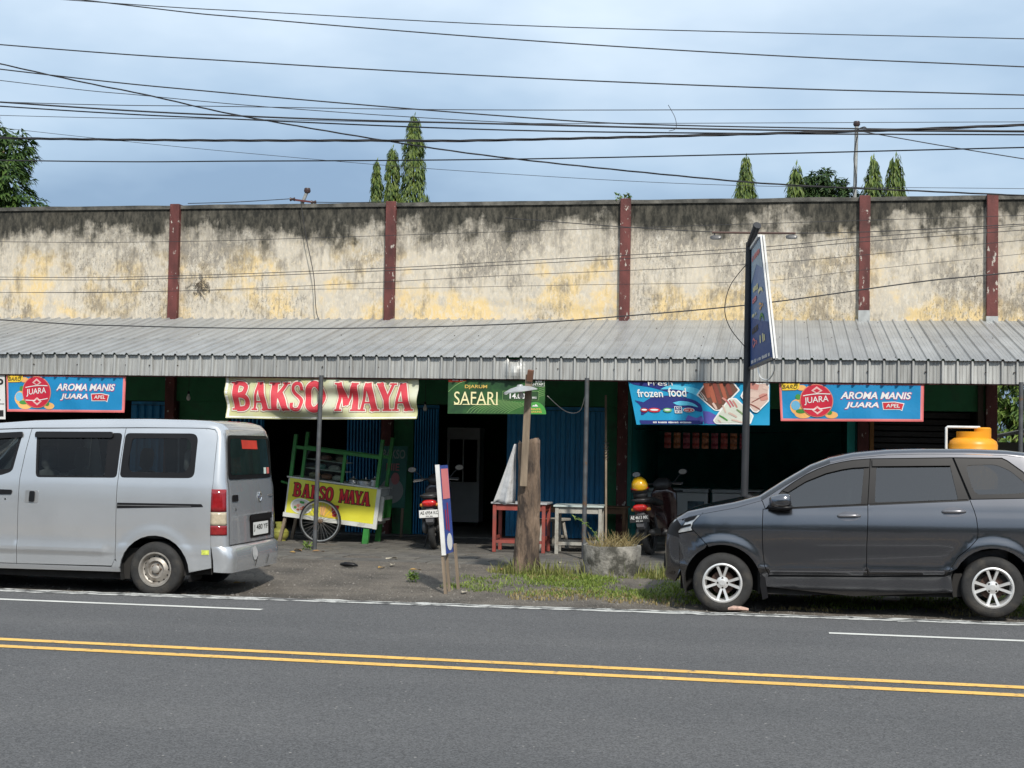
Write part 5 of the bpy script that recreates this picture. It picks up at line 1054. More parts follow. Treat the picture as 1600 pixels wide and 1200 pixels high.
# ================================================================== SMALL THINGS IN FRONT OF THE SHOPS
# gas bottle
g = thing('gas_cylinder', 'small yellow-green gas bottle on the ground beside the cart', 'gas bottle', (-7.63, 21.9, 0)); M_lpg = mat('lime enamel', (.25, .25, .05), .5, 0, .25, 7, dirt=(.14, .11, .04), dscale=6)
MB().lathe([(0, .02), (.085, .02), (.10, .035), (.122, .07), (.128, .11), (.122, .15), (.10, .185), (.06, .20), (0, .205)], (0, 0, 0), 'z', 28).build('body', M_lpg, g, smooth=True); MB().lathe([(.08, .0), (.085, .0), (.085, .03), (.08, .03)], (0, 0, 0), 'z', 24, closed=True).build('foot_ring', M_lpg, g)
for a in range(3): MB().lathe([(.078, .185), (.084, .185), (.084, .29), (.078, .29)], (0, 0, 0), 'z', 8, closed=True, a0=a*2.094, a1=a*2.094+1.35).build('collar', M_lpg, g)
MB().lathe([(.07, .265), (.086, .265), (.086, .292), (.07, .292)], (0, 0, 0), 'z', 24, closed=True).build('collar_ring', M_lpg, g, smooth=True); MB().lathe([(0, .2), (.025, .2), (.02, .25), (0, .25)], (0, 0, 0), 'z', 10).build('valve', mat('red cap', (.4, .05, .02), .5), g)
MB().lathe([(.124, .128), (.131, .13), (.131, .136), (.124, .138)], (0, 0, 0), 'z', 28).build('seam', M_lpg, g)

# menu board leaning on the pilaster
mbd = thing('menu_board', 'green menu board with a picture of a bowl leaning behind the cart', 'board', (-6.30, 23.45, 0), (R(-6), 0, R(-3)))
MB().box(-.235, .235, -.012, .012, .48, 1.50).build('panel', mat('menu green', (.02, .12, .09), .5, 0, .2), mbd, bevel=.004)
ms = Sheet(.45, 1.0, lambda a, b, d: Vector((-.225+a, -.0135-d, .49+b)), mbd)
I_dim = ink('dim pink print', (.36, .14, .14)); ms.text('BAKSO', .08, .95, .80, .95, ink('dim pale print', (.22, .26, .22)), 1, .02); ms.text('MIE', .25, .75, .60, .72, I_dim, 1, .02); ms.polys('picture', [ell(.5, .27, .45, .21, 26)], ink('grey bowl print', (.22, .23, .22)), 1); ms.polys('picture', [ell(.62, .47, .16, .10, 16)], I_dim, 1.6)
for x in (-.19, .19): MB().box(x-.02, x+.02, .013, .04, -.0, 1.45).build('leg', M_wood, mbd)

# scooters
def plate_text(par, lines, pos, m_, sc):
    for tx, x0, x1, z0, z1 in lines:
        V, F = text_geo(tx, .015); q = MB(); q.v = [pos(x0+a*(x1-x0), z0+b*(z1-z0)) for a, b in V]; q.f = F; q.build('lettering', m_, par, fix=False)['kind'] = 'stuff'
def scooter(label, loc, rot, col, plate_dark, text):
    s = thing('scooter', label, 'scooter', loc, rot, 'scooters parked before the shops')
    M_b = mat('scooter paint %s' % col[0], col[1], .25, 0, .1, coat=.8); M_sb = mat('scooter black plastic', (.028, .028, .03), .45); M_st = mat('vinyl seat', (.018, .018, .018), .6)
    for nm, y in (('rear_wheel', .30), ('front_wheel', 1.53)):
        w = MB().lathe([(.20, -.045), (.245, -.05), (.275, -.03), (.285, 0), (.275, .03), (.245, .05), (.20, .045)], (0, y, .285), 'x', 36, closed=True).build(nm, M_rub, s, smooth='all'); g = MB().lathe([(.20, -.03), (.20, .03), (.185, .02), (.185, -.02)], (0, y, .285), 'x', 30, closed=True); g.lathe([(0, -.05), (.05, -.05), (.05, .05), (0, .05)], (0, y, .285), 'x', 16)
        for k in range(5): a = 2*math.pi*k/5; g.bar((0, y+.04*math.cos(a), .285+.04*math.sin(a)), (0, y+.19*math.cos(a), .285+.19*math.sin(a)), .03, .02, (1, 0, 0))
        g.build('rim', mat('black alloy', (.03, .03, .03), .4, .5), w, smooth=True)
    MB().loft([(-.06, 0, .70, .05, .03), (-.02, 0, .68, .10, .07), (.10, 0, .65, .135, .11), (.32, 0, .60, .15, .14), (.58, 0, .55, .155, .17), (.80, 0, .48, .14, .18), (.92, 0, .40, .11, .12)], 18, 2.8).build('tail_cowl', M_b, s, smooth='all')
    MB().loft([(.02, 0, .775, .09, .02), (.10, 0, .785, .125, .045), (.35, 0, .785, .14, .05), (.50, 0, .755, .14, .05), (.72, 0, .735, .12, .05), (.90, 0, .72, .07, .03)], 18, 3).build('seat', M_st, s, smooth='all')
    MB().tube(smooth_path([(-.11, .22, .79), (-.13, .06, .80), (-.09, -.06, .80), (0, -.09, .80), (.09, -.06, .80), (.13, .06, .80), (.11, .22, .79)], 4), .014, 8).build('grab_rail', M_sb, s, smooth=True)
    MB().loft([(-.095, 0, .695, .075, .028), (-.07, 0, .69, .10, .05), (-.02, 0, .685, .115, .055)], 16, 2.6).build('tail_lamp', mat('scooter lamp', (.5, .015, .012), .15, 0, .3, 30, coat=.7), s, smooth='all')
    for sx in (-1, 1): MB().loft([(-.05, sx*.105, .665, .022, .022), (.0, sx*.115, .665, .03, .026), (.05, sx*.12, .665, .02, .02)], 10).build('indicator', mat('amber lens', (.55, .22, .03), .2), s, smooth='all')
    MB().loft([(.02, 0, .60, .06, .10), (.0, 0, .50, .07, .10), (-.02, 0, .40, .06, .04)][::-1] and [(-.06, 0, .47, .055, .05), (-.03, 0, .50, .07, .13), (.04, 0, .53, .07, .15)], 12, 3).build('mudguard', mat('mudguard plastic', (.10, .10, .105) if not plate_dark else (.30, .31, .32), .5), s, smooth='all')
    MB().prism([(-.05, .42), (.05, .42), (.065, .50), (-.065, .50)], -.085, -.06).build('mudguard_tip', mat('mudguard plastic', (.10, .10, .105), .5), s)
    pl = MB().box(-.145, .145, -.105, -.095, .485, .595).build('number_plate', M_ink if plate_dark else M_plate, s, bevel=.003)
    plate_text(pl, [(text, -.13, .13, .53, .58), ('05.26', -.05, .05, .495, .515)], lambda a, b: (a, -.1075, b), M_plate if plate_dark else M_ink, 1)
    MB().loft([(-.02, .135, .33, .045, .045), (.03, .135, .33, .052, .052), (.32, .13, .33, .05, .05), (.40, .12, .31, .03, .03), (.60, .07, .28, .02, .02)], 14, 2).build('exhaust', mat('exhaust steel', (.07, .065, .06), .5, .5), s, smooth='all')
    MB().loft([(.10, -.10, .33, .035, .07), (.35, -.11, .33, .05, .10), (.62, -.10, .33, .06, .09), (.75, -.08, .33, .05, .06)], 12, 3).build('engine_case', mat('engine grey', (.12, .12, .12), .5, .4), s, smooth='all')
    for sx in (-1, 1): MB().tube([(sx*.13, .30, .30), (sx*.12, .22, .60)], .022, 8).build('shock_absorber', M_sb, s, smooth=True)
    MB().loft([(.80, 0, .30, .13, .05), (1.0, 0, .28, .15, .05), (1.18, 0, .30, .15, .06)], 14, 4).build('footboard', M_sb, s, smooth='all')
    MB().loft([(.28, 0, 1.20, .15, .06), (.50, 0, 1.24, .17, .07), (.72, 0, 1.22, .19, .08), (.86, 0, 1.18, .20, .09), (.98, 0, 1.16, .11, .08)], 16, 3, 'z').build('leg_shield', M_b, s, smooth='all')
    MB().loft([(.93, 0, 1.13, .10, .08), (1.0, 0, 1.14, .15, .10), (1.06, 0, 1.16, .12, .09), (1.10, 0, 1.18, .06, .05)], 16, 2.6, 'z').build('handlebar_cowl', M_sb, s, smooth='all')
    MB().tube(smooth_path([(-.345, 1.02, 1.0), (-.22, 1.08, 1.01), (0, 1.12, 1.02), (.22, 1.08, 1.01), (.345, 1.02, 1.0)], 4), .014, 8).build('handlebar', M_sb, s, smooth=True)
    for sx in (-1, 1):
        MB().tube([(sx*.345, 1.02, 1.0), (sx*.22, 1.08, 1.01)], .021, 10).build('grip', M_sb, s, smooth=True); MB().tube([(sx*.34, .95, .985), (sx*.20, 1.02, 1.0)], .007, 6).build('brake_lever', MATS['steel rim'], s)
        mr = MB().tube(smooth_path([(sx*.20, 1.09, 1.02), (sx*.27, 1.08, 1.10), (sx*.335, 1.06, 1.15)], 4), .007, 6).build('mirror_stem', M_sb, s, smooth=True)
        mm_ = MB().loft([(1.03, sx*.36, 1.17, .065, .042), (1.045, sx*.36, 1.17, .07, .046), (1.07, sx*.355, 1.17, .04, .026)], 16, 2.2).build('mirror', M_sb, s, smooth='all'); MB().loft([(1.0275, sx*.36, 1.17, .058, .036), (1.0285, sx*.36, 1.17, .058, .036)], 16, 2.2).build('mirror_glass', mat('mirror glass', (.30, .31, .32), .1, 1), mm_)
    MB().tube([(-.09, .62, .30), (-.19, .66, .0)], .012, 8).build('side_stand', M_sb, s, smooth=True)
    for sx in (-1, 1): MB().tube([(sx*.06, 1.24, .92), (sx*.065, 1.53, .285)], .02, 8).build('fork', M_sb, s, smooth=True)
    return s
scooter('black scooter with a white number plate parked before the folded blue shutter', (-4.94, 20.75, .004), (0, R(-4), R(7)), ('black', (.02, .02, .03)), False, 'AE 6954 KC')
scooter('black and red scooter with a dark number plate and a helmet on it', (-1.90, 21.0, .004), (0, R(-5), R(-12)), ('red', (.035, .014, .014)), True, 'AE 4613 MK')
# helmet on the second scooter
hm = thing('helmet', 'yellow open-face helmet hung on the scooter before the teal shop', 'helmet', (-1.985, 21.22, .83), (R(8), R(-8), R(20)))
me_ = MB(); 
for j in range(11):
    th = math.pi*.62*j/10
    for k in range(24):
        a = 2*math.pi*k/24; r = .125*math.sin(th); me_.v.append((r*math.cos(a)*.95, r*math.sin(a)*1.12, .17+.135*math.cos(th)-(.0)))
me_.f = [(j*24+k, j*24+(k+1) % 24, (j+1)*24+(k+1) % 24, (j+1)*24+k) for j in range(10) for k in range(24)]
o = me_.build('shell', mat('yellow helmet paint', (.68, .38, .01), .2, 0, .05, coat=1), hm, smooth='all'); q = o.modifiers.new('s', 'SOLIDIFY'); q.thickness = .012
MB().lathe([(.112, .0), (.128, .0), (.128, .03), (.112, .03)], (0, 0, .09), 'z', 24, closed=True).build('trim', M_blk, hm, smooth=True); MB().loft([(-.0, 0, 0, .105, .115), (.10, 0, 0, .10, .11)], 18, 2, 'z').build('lining', M_ink, hm, smooth='all'); MB().lathe([(.126, .0), (.129, .0), (.129, .012), (.126, .012)], (0, 0, .135), 'z', 24, closed=True).build('stripe', I_red, hm)

# leaning advertising board on the verge
bd = thing('roadside_board', 'narrow blue and red advertising board on wooden stakes at the verge', 'board', (-3.565, 15.95, 0), (0, R(-5.5), 0))
# seen almost edge-on: the face looks along the road, to the left is its white edge
MB().box(-.012, .012, -.20, .20, .36, 1.33).build('panel', mat('board blue', (.035, .075, .30), .4, 0, .15), bd); MB().box(-.034, .012, -.225, -.202, .35, 1.34).build('board_edge', M_wf, bd)
bs_ = Sheet(.38, .95, lambda a, b, d: Vector((.0125+d, -.19+a, .37+b)), bd); bs_.polys('print_field', [[(.05, .62), (.95, .62), (.95, .97), (.05, .97)]], I_pink, 1); bs_.polys('small_print', bars(.2, .62, .24, .58, 3, 8), I_red, 1); bs_.polys('picture', [ell(.5, .12, .35, .10, 20)], I_wht, 1)
for y, x, z0, z1 in ((-.19, -.03, -.10, .9), (.17, .035, -.08, .45), (.0, -.03, -.08, .6)): MB().bar((x, y, z0), (x, y, z1), .03, .035).build('stake', M_wood, bd)

# tree stump with a lamp on a plank
sp_ = thing('tree_stump', 'tall dead tree trunk sawn off at head height on the verge', 'tree', (-3.07, 17.85, 0))
g = MB(); K, n_ = 70, 64
for j in range(K+1):
    z = 1.60*j/K; base = .132+.03*math.exp(-z/.10)+.012*math.exp(-z/.5)-.002*z
    for k in range(n_):
        a = 2*math.pi*k/n_; r = base*(1+.08*mnoise.noise(Vector((math.cos(a)*3, math.sin(a)*3, z*5)))+.05*mnoise.noise(Vector((math.cos(a)*8, math.sin(a)*8, z*9)))+.07*math.sin(3*a+1.1)+.05*math.sin(5*a+z*1.2)+.09*nz2(math.cos(a)*1.6+z*.9, math.sin(a)*1.6+z*.35, 1.4, 3)+.05*nz2(a*2, z*3, 2, 6)); 
        zz = z+(.045*nz2(math.cos(a), math.sin(a), 2.1, 9)+.03*(math.cos(a) > .5) if j == K else 0)-.06*(j == 0)
        g.v.append((r*math.cos(a)+.02*math.sin(z*1.7), r*math.sin(a), zz))
g.f = [(j*n_+k, j*n_+(k+1) % n_, (j+1)*n_+(k+1) % n_, (j+1)*n_+k) for j in range(K) for k in range(n_)]+[tuple(range(K*n_, (K+1)*n_))]
M_bark = mat('weathered bark', (.19, .135, .095), .95, 0, .55, 9, 1.0, 28, dirt=(.045, .033, .026), dscale=4.5, dlo=.44, dhi=.60, stretch=(2.2, 2.2, .55))
g.build('trunk', M_bark, sp_, smooth='all')
for a0, r, h in ((2.5, .135, .9), (.4, .13, .5), (4.2, .135, .35)):
    P = [(r*math.cos(a0)*(1.15-.25*t), r*math.sin(a0)*(1.15-.25*t), -.03+h*t) for t in [i/7 for i in range(8)]]; MB().tube(P, [.06*(1-.75*i/7) for i in range(8)], 8).build('root_ridge', M_bark, sp_, smooth='all')
lp = thing('plank_lamp', 'enamel shade lamp on a weathered plank nailed to the tree stump', 'lamp', (-3.06, 17.6, 1.05))
wp(MB().bar((-3.075, 17.645, 1.06), (-3.03, 17.66, 2.42), .085, .03, (0, 1, 0)), 'plank', M_wood, lp, bevel=.004); wp(MB().bar((-3.02, 17.64, 2.34), (-3.0, 17.60, 2.47), .07, .05, (0, 1, 0)), 'batten', mat('rusty batten', (.13, .06, .035), .8), lp)
sh_ = MB().lathe([(.0, .055), (.03, .055), (.04, .035), (.12, .02), (.205, -.018), (.207, -.03), (.19, -.022), (.05, .01), (0, .012)], (0, 0, 0), 'z', 36).build('lamp_shade', mat('grey enamel', (.33, .34, .34), .4, .1, .15), lp, smooth=True); sh_.location = (-.045, -.12, 1.185); sh_.rotation_euler = (R(4), R(-8), 0)
b_ = MB().lathe([(0, -.115), (.022, -.108), (.034, -.085), (.03, -.06), (.017, -.03), (.017, .0), (0, 0)], (0, 0, 0), 'z', 16).build('bulb', mat('milk glass bulb', (.62, .62, .58), .15, 0, .03), sh_, smooth='all')
# grey cloth pennant tied to the stump
pn = MB(); K = 14
for j in range(K+1):
    v = j/K
    for i in range(9):
        u = i/8; w = .02+.26*(1-v); pn.v.append((-3.225-w*(1-u), 17.93+.05*math.sin(u*7+v*2)*(1-v)+.02*math.sin(u*17), .83+.74*v+.012*math.sin(u*9)*(1-v)))
pn.f = [(j*9+i, j*9+i+1, (j+1)*9+i+1, (j+1)*9+i) for j in range(K) for i in range(8)]
o = pn.build('cloth', mat('grey white cloth', (.45, .46, .47), .85, 0, .15, 5, .3, 25, dirt=(.25, .25, .25), dscale=6), None, smooth='all', fix=False); q = o.modifiers.new('s', 'SOLIDIFY'); q.thickness = .004; tag(o, 'grey-white cloth hanging to a point from the tree stump', 'cloth')

# tables, bench
def table(name, label, loc, rz, w, d, h, m_, m_top, rails=True):
    t = thing(name, label, 'table', loc, (0, 0, R(rz))); MB().box(-w/2, w/2, -d/2, d/2, h-.025, h).build('tabletop', m_top, t, bevel=.004)
    for sx in (-1, 1):
        for sy in (-1, 1): MB().box(sx*(w/2-.05)-.025, sx*(w/2-.05)+.025, sy*(d/2-.05)-.025, sy*(d/2-.05)+.025, 0, h-.026).build('leg', m_, t, bevel=.003)
    for sy in (-1, 1): MB().box(-w/2+.076, w/2-.076, sy*(d/2-.05)-.012, sy*(d/2-.05)+.012, h-.115, h-.028).build('apron', m_, t)
    for sx in (-1, 1): MB().box(sx*(w/2-.05)-.012, sx*(w/2-.05)+.012, -d/2+.076, d/2-.076, h-.115, h-.028).build('apron', m_, t)
    if rails:
        for sy in (-1, 1): MB().box(-w/2+.076, w/2-.076, sy*(d/2-.05)-.012, sy*(d/2-.05)+.012, .13, .175).build('stretcher', m_, t)
        for sx in (-1, 1): MB().box(sx*(w/2-.05)-.012, sx*(w/2-.05)+.012, -d/2+.076, d/2-.076, .18, .225).build('stretcher', m_, t)
    return t
M_rt = mat('red table paint', (.27, .055, .04), .6, 0, .25, 6, dirt=(.16, .06, .05), dscale=5); M_gt = mat('grey white timber', (.34, .33, .29), .8, 0, .25, 5, .2, 30, dirt=(.17, .14, .11), dscale=5); M_gtop = mat('pale table top', (.42, .48, .46), .45, 0, .12, 5, dirt=(.28, .32, .31), dscale=5)
table('table', 'red-painted wooden table behind the tree stump', (-3.71, 21.2, .004), 0, .82, .55, .72, M_rt, mat('dusty top', (.35, .36, .37), .6))
table('table', 'pale wooden table with a greenish top behind the planter', (-2.86, 21.2, .004), 4, .72, .62, .70, M_gt, M_gtop)
def bench(label, loc, rz, w, m_):
    t = thing('bench', label, 'bench', loc, (0, 0, R(rz))); MB().box(-w/2, w/2, -.13, .13, .42, .455).build('seat', m_, t, bevel=.004)
    for sx in (-1, 1):
        for sy in (-1, 1): MB().bar((sx*(w/2-.16), sy*.08, .42), (sx*(w/2-.08), sy*.12, 0), .045, .045).build('leg', m_, t)
        MB().box(sx*(w/2-.12)-.015, sx*(w/2-.12)+.015, -.09, .09, .16, .20).build('brace', m_, t)
    return t
bench('grey wooden bench standing between the stump and the pale table', (-3.42, 21.75, .004), 68, .95, M_gt); M_bw = mat('brown timber', (.15, .085, .045), .8, 0, .3, 5, .2, 30)
table('table', 'long brown wooden counter table standing before the closed blue shutter', (-3.15, 23.35, .004), 0, 1.55, .45, .60, M_bw, M_bw, False)
# concrete planter
pl_ = thing('planter', 'round weathered concrete planter with dry weeds on the grass verge', 'planter', (-2.02, 17.95, 0)); n_ = 40; g = MB(); prf = [(.335, -.08), (.348, .05), (.352, .20), (.358, .34), (.352, .365), (.315, .362), (.305, .29)]
for k in range(n_):
    a = 2*math.pi*k/n_
    for r, z in prf: g.v.append((r*math.cos(a)*(1+.012*nz2(a*3, z*4, 1, 4)), r*math.sin(a)*(1+.012*nz2(a*3, z*4, 1, 5)), z+(.012*nz2(a*2.5, 0, 1, 2) if z > .3 else 0)))
Lp = len(prf); g.f = [(k*Lp+j, ((k+1) % n_)*Lp+j, ((k+1) % n_)*Lp+j+1, k*Lp+j+1) for k in range(n_) for j in range(Lp-1)]
g.build('ring', mat('mossy concrete', (.23, .22, .195), .95, 0, .35, 7, .8, 35, dirt=(.06, .058, .048), dscale=4.2, dlo=.46, dhi=.58), pl_, smooth=True)
MB().lathe([(0, .32), (.15, .315), (.312, .295)], (0, 0, 0), 'z', 24).build('soil', mat('dry soil', (.11, .085, .06), .95, 0, .3, 12, .8, 40), pl_, smooth=True)
# orange water tank
wt = thing('water_tank', 'orange plastic water tank with a white pipe behind the dark grey car', 'water tank', (2.40, 19.5, 0)); M_or = mat('orange plastic', (.74, .30, .008), .4, 0, .06, 4)
MB().lathe([(0, .95), (.25, .95), (.295, 1.0), (.305, 1.3), (.305, 1.55), (.298, 1.585), (.305, 1.595), (.298, 1.605), (.302, 1.66), (.285, 1.71), (.235, 1.745), (.205, 1.752), (.205, 1.83), (0, 1.83)], (0, 0, 0), 'z', 40).build('tank', M_or, wt, smooth=True)
MB().lathe([(0, 1.75), (.105, 1.75), (.105, 1.87), (.09, 1.885), (0, 1.885)], (.11, -.05, 0), 'z', 24).build('tank_neck', M_or, wt, smooth=True)
MB().tube([(-.34, -.1, .9), (-.34, -.1, 1.875), (-.325, -.1, 1.885), (.07, -.1, 1.885), (.07, -.1, 1.83)], .017, 10).build('pipe', mat('white pipe', (.66, .66, .64), .4), wt, smooth=True)
for sx in (-1, 1):
    for sy in (-1, 1): MB().bar((sx*.25, sy*.25, -.01), (sx*.24, sy*.24, .93), .06, .06).build('stand_leg', M_wood, wt)
MB().box(-.33, .33, -.33, .33, .915, .948).build('stand_top', M_wood, wt)
# chest freezers in the teal shop, sachets on a line
for i, (x0, x1, lab) in enumerate(((-2.3, -1.22, 'white chest freezer behind the red scooter in the teal shop'), (-1.15, .15, 'white chest freezer with a grille panel in the middle of the teal shop'), (.22, 1.1, 'white chest freezer at the right wall of the teal shop'))):
    f_ = thing('chest_freezer', lab, 'freezer', ((x0+x1)/2, 25.6, .022), group='freezers in the teal shop'); w = (x1-x0)/2
    MB().box(-w, w, -.33, .33, .06, .76).build('cabinet', mat('freezer white', (.52, .53, .52), .4, 0, .05), f_, bevel=.015); MB().box(-w-.01, w+.01, -.345, .345, .765, .83).build('lid', mat('freezer lid', (.40, .42, .42), .4), f_, bevel=.015); MB().box(w-.34, w-.06, -.337, -.332, .15, .62).build('poster', mat('freezer poster', (.05, .09, .11), .5, 0, .9, 9), f_); MB().box(-.12, .12, -.36, -.346, .775, .80).build('handle', M_blk, f_)
    for sx in (-1, 1): MB().box(sx*(w-.1)-.03, sx*(w-.1)+.03, -.3, .3, 0, .058).build('foot', M_blk, f_)
ln = MB().tube([(-2.4, 24.6, 1.84), (-1.2, 24.6, 1.80), (-.3, 24.6, 1.82), (1.1, 24.6, 1.84)], .004, 5).build('string_line', M_blk); tag(ln, 'string stretched across the teal shop carrying hung sachets', 'string')
for i in range(9):
    x = -1.86+i*.155; c = [(.30, .05, .04), (.34, .12, .05), (.25, .04, .06)][i % 3]; g = MB(); K = 6
    for j in range(K+1):
        for k in (-1, 0, 1): g.v.append((x+k*.052, 24.585-(.015 if k == 0 else 0)+.01*math.sin(j*2.1), 1.80-.26*j/K))
    g.f = [(j*3+k, j*3+k+1, (j+1)*3+k+1, (j+1)*3+k) for j in range(K) for k in range(2)]
    o = g.build('sachet_strip', mat('sachet print %d' % (i % 3), c, .35, 0, .7, 22), None, fix=False); q = o.modifiers.new('s', 'SOLIDIFY'); q.thickness = .012; tag(o, '%s reddish sachet strip from the left on the line in the teal shop' % ['first', 'second', 'third', 'fourth', 'fifth', 'sixth', 'seventh', 'eighth', 'ninth'][i], 'sachets', 'sachet strips on the line')
# white cabinet in the dark shop
cb = thing('glass_cabinet', 'tall white aluminium cabinet with a dark glass door inside the middle shop', 'cabinet', (-5.77, 26.6, .022)); M_al = mat('white aluminium', (.60, .61, .60), .45, .1, .05)
MB().box(-.31, .31, -.02, .40, .08, .82).build('lower_panel', M_al, cb, bevel=.006); MB().box(-.31, .31, -.02, .40, 1.60, 1.82).build('header', M_al, cb, bevel=.006); MB().box(-.31, .31, .38, .40, .82, 1.6).build('back', M_cabin, cb)
for x in (-.285, .285): MB().box(x-.025, x+.025, -.02, .38, .822, 1.598).build('stile', M_al, cb)
MB().box(-.012, .012, -.018, .0, .822, 1.598).build('mullion', M_al, cb); MB().box(-.26, .26, .0, .005, .822, 1.598).build('pane', glass('cabinet pane', (.35, .38, .38), .8), cb)
for sx in (-1, 1): MB().box(sx*.26-.03, sx*.26+.03, 0, .36, 0, .079).build('foot', M_blk, cb)
# bamboo stick with a coil of wire
st = thing('bamboo_stick', 'thin bamboo stick with coiled wire leaning before the green wall strip', 'stick', (-2.45, 20.9, 0)); wp(MB().tube(smooth_path([(-2.42, 20.75, 0), (-2.46, 21.0, .9), (-2.53, 21.4, 2.3)], 5), .016, 8), 'cane', M_wood, st, smooth=True)
wp(MB().tube([(-2.48+.035*math.cos(k*.5), 21.12+.035*math.sin(k*.5), 1.35+.004*k) for k in range(70)], .005, 5), 'wire_coil', mat('black cable', (.018, .018, .02), .6), st)
# bulbs under the awning
for (x, y, z), lab in (((-9.62, 22.9, 2.28), 'bare light bulb hanging above the silver van'), ((-5.73, 23.4, 2.17), 'bare light bulb hanging before the folded blue shutter')):
    t = thing('light_bulb', lab, 'bulb', (x, y, z-.1), group='bare bulbs under the awning'); MB().lathe([(0, -.06), (.025, -.052), (.036, -.025), (.03, .005), (.016, .035), (.016, .06), (0, .06)], (0, 0, .06), 'z', 14).build('globe', MATS['milk glass bulb'], t, smooth='all'); MB().tube([(0, 0, .12), (0, .02, .85)], .004, 5).build('flex', MATS['black cable'], t); MB().lathe([(0, .11), (.02, .11), (.02, .15), (0, .16)], (0, 0, 0), 'z', 10).build('holder', M_blk, t)
# litter
o = MB().loft([(-.11, 0, .03, .025, .015), (-.05, 0, .035, .045, .03), (.06, 0, .03, .04, .025), (.11, 0, .02, .02, .012)], 10, 2.4, 'x').build('discarded_shoe', M_blk, None, smooth='all'); o.location = (-5.29, 17.78, .0); tag(o, 'black scrap like a shoe lying on the dirt between van and board', 'litter')
o = MB().loft([(-.10, 0, .012, .03, .012), (-.05, .01, .02, .06, .024), (.03, 0, .022, .06, .02), (.10, .01, .012, .03, .012)], 9, 2.2, 'x').build('broken_brick', mat('pale brick', (.45, .30, .24), .9, 0, .4, 30, .6, 40), None); o.location = (-.40, 14.72, -.02); tag(o, 'pale broken brick wedged at the front wheel of the dark grey car', 'brick')
r_ = random.Random(21)
for i in range(16):
    x = r_.uniform(-7.5, -2.2) if i < 12 else r_.uniform(-7, 1); y = r_.uniform(17.4, 20.5) if i < 12 else r_.uniform(15.3, 16.6); g = MB()
    K = 5
    for j in range(K+1):
        w = .028*math.sin(math.pi*(j+.3)/(K+.6)); g.v += [(-w, -.07+.14*j/K, .012+.012*math.sin(j)), (0, -.07+.14*j/K, .004+.008*j/K), (w, -.07+.14*j/K, .014)]
    g.f = [(j*3+k, j*3+k+1, (j+1)*3+k+1, (j+1)*3+k) for j in range(K) for k in range(2)]
    o = g.build('fallen_leaf', mat('dry leaf %d' % (i % 3), [(.32, .20, .06), (.24, .14, .06), (.40, .36, .28)][i % 3], .8), None, fix=False); o.location = (x, y, sh_z(x, y)+.012); o.rotation_euler = (0, 0, r_.uniform(0, 6.28)); s_ = r_.uniform(.8, 1.6); o.scale = (s_, s_, s_); tag(o, 'dry brown leaf lying on the ground before the shops', 'leaf', 'fallen leaves')
# van plate characters, in the slope of the plate
V, F = text_geo('J 480 YF', .01); g = MB(); g.v = [(van_rx(.66+.07*b)-.07*min(1, abs(-.02+.45*a)/.66)**2*(van_rx(.66+.07*b)-.615)+.018, -.02+.45*a, .665+.075*b) for a, b in V]; g.f = F; g.build('lettering', M_ink, van_plate, fix=False)['kind'] = 'stuff'
# ================================================================== WIRES
M_wire = mat('black cable', (.018, .018, .02), .6)
def wire(label, Y, pts, r=.008, ext=True, y_end=None, twist=False):
    P = [Vector((x, Y, z)) for x, z in pts]
    if ext:
        a = P[0]-(P[1]-P[0]).normalized()*9; b = P[-1]+(P[-1]-P[-2]).normalized()*8; a.z += .15; P = [a]+P+[b]
    Q = smooth_path(P, 8); r *= .82
    g = MB()
    if twist:
        for ph in (0, 2.1, 4.2):
            g.tube([q+Vector((0, math.cos(q.x*5+ph), math.sin(q.x*5+ph)))*r*.75 for q in smooth_path(P, 40)], r*.62, 5)
    else: g.tube(Q, r, 6)
    base = Vector(Q[0]); g.v = [(a-base.x, b-base.y, c-base.z) for a, b, c in g.v]
    m_ = g.build('overhead_wire', M_wire, None, smooth='all'); m_.location = base; tag(m_, label, 'wire', 'overhead wires'); return m_
wire('topmost thin overhead wire, nearly level, falling to the right', 17, [(-8.85, 7.05), (-5.98, 6.78), (-3.2, 6.54), (-.2, 6.35), (2.61, 6.19)], .007)
wire('second overhead wire from the top, falling to the right', 17.5, [(-8.76, 7.18), (-6.58, 6.88), (-3.29, 6.51), (-.2, 6.22), (2.69, 6.0)], .009)
wire('third overhead wire from the top, crossing the whole sky', 16.5, [(-9.51, 6.37), (-6.19, 6.05), (-3.09, 5.79), (-.19, 5.59), (2.54, 5.44)], .009)
wire('overhead wire that joins the thick bundle at the right', 18, [(-10.36, 6.47), (-7.18, 6.07), (-3.36, 5.67), (-1.36, 5.52), (2.77, 5.36)], .010)
wire('slanting service cable running from top left down to the parapet at right', 18.5, [(-10.65, 6.68), (-8.52, 6.2), (-7.15, 5.88), (-4.94, 5.47), (-3.45, 5.24), (-1.19, 4.97), (.19, 4.84), (2.85, 4.68)], .010, twist=True)
wire('thin wire just under the slanting service cable at left', 18.2, [(-10.47, 6.37), (-8.38, 6.11), (-6.38, 5.89), (-3.4, 5.64), (-.2, 5.48), (2.8, 5.39)], .006)
wire('level thin wire just above the thick bundle', 17.2, [(-9.89, 5.83), (-6.86, 5.7), (-3.22, 5.57), (2.65, 5.45)], .006)
wire('upper cable of the thick double bundle', 16.8, [(-9.66, 5.73), (-6.29, 5.47), (-3.14, 5.31), (-.19, 5.18), (2.59, 5.11)], .012)
wire('lower cable of the thick double bundle', 16.85, [(-9.69, 5.69), (-6.31, 5.44), (-3.15, 5.25), (-.19, 5.15), (2.6, 5.08)], .010)
wire('thick twisted cable hanging across the sky below the bundle', 16.2, [(-9.13, 5.14), (-4.51, 5.02), (-3.02, 5.0), (.78, 5.02), (2.5, 5.05)], .015, twist=True)
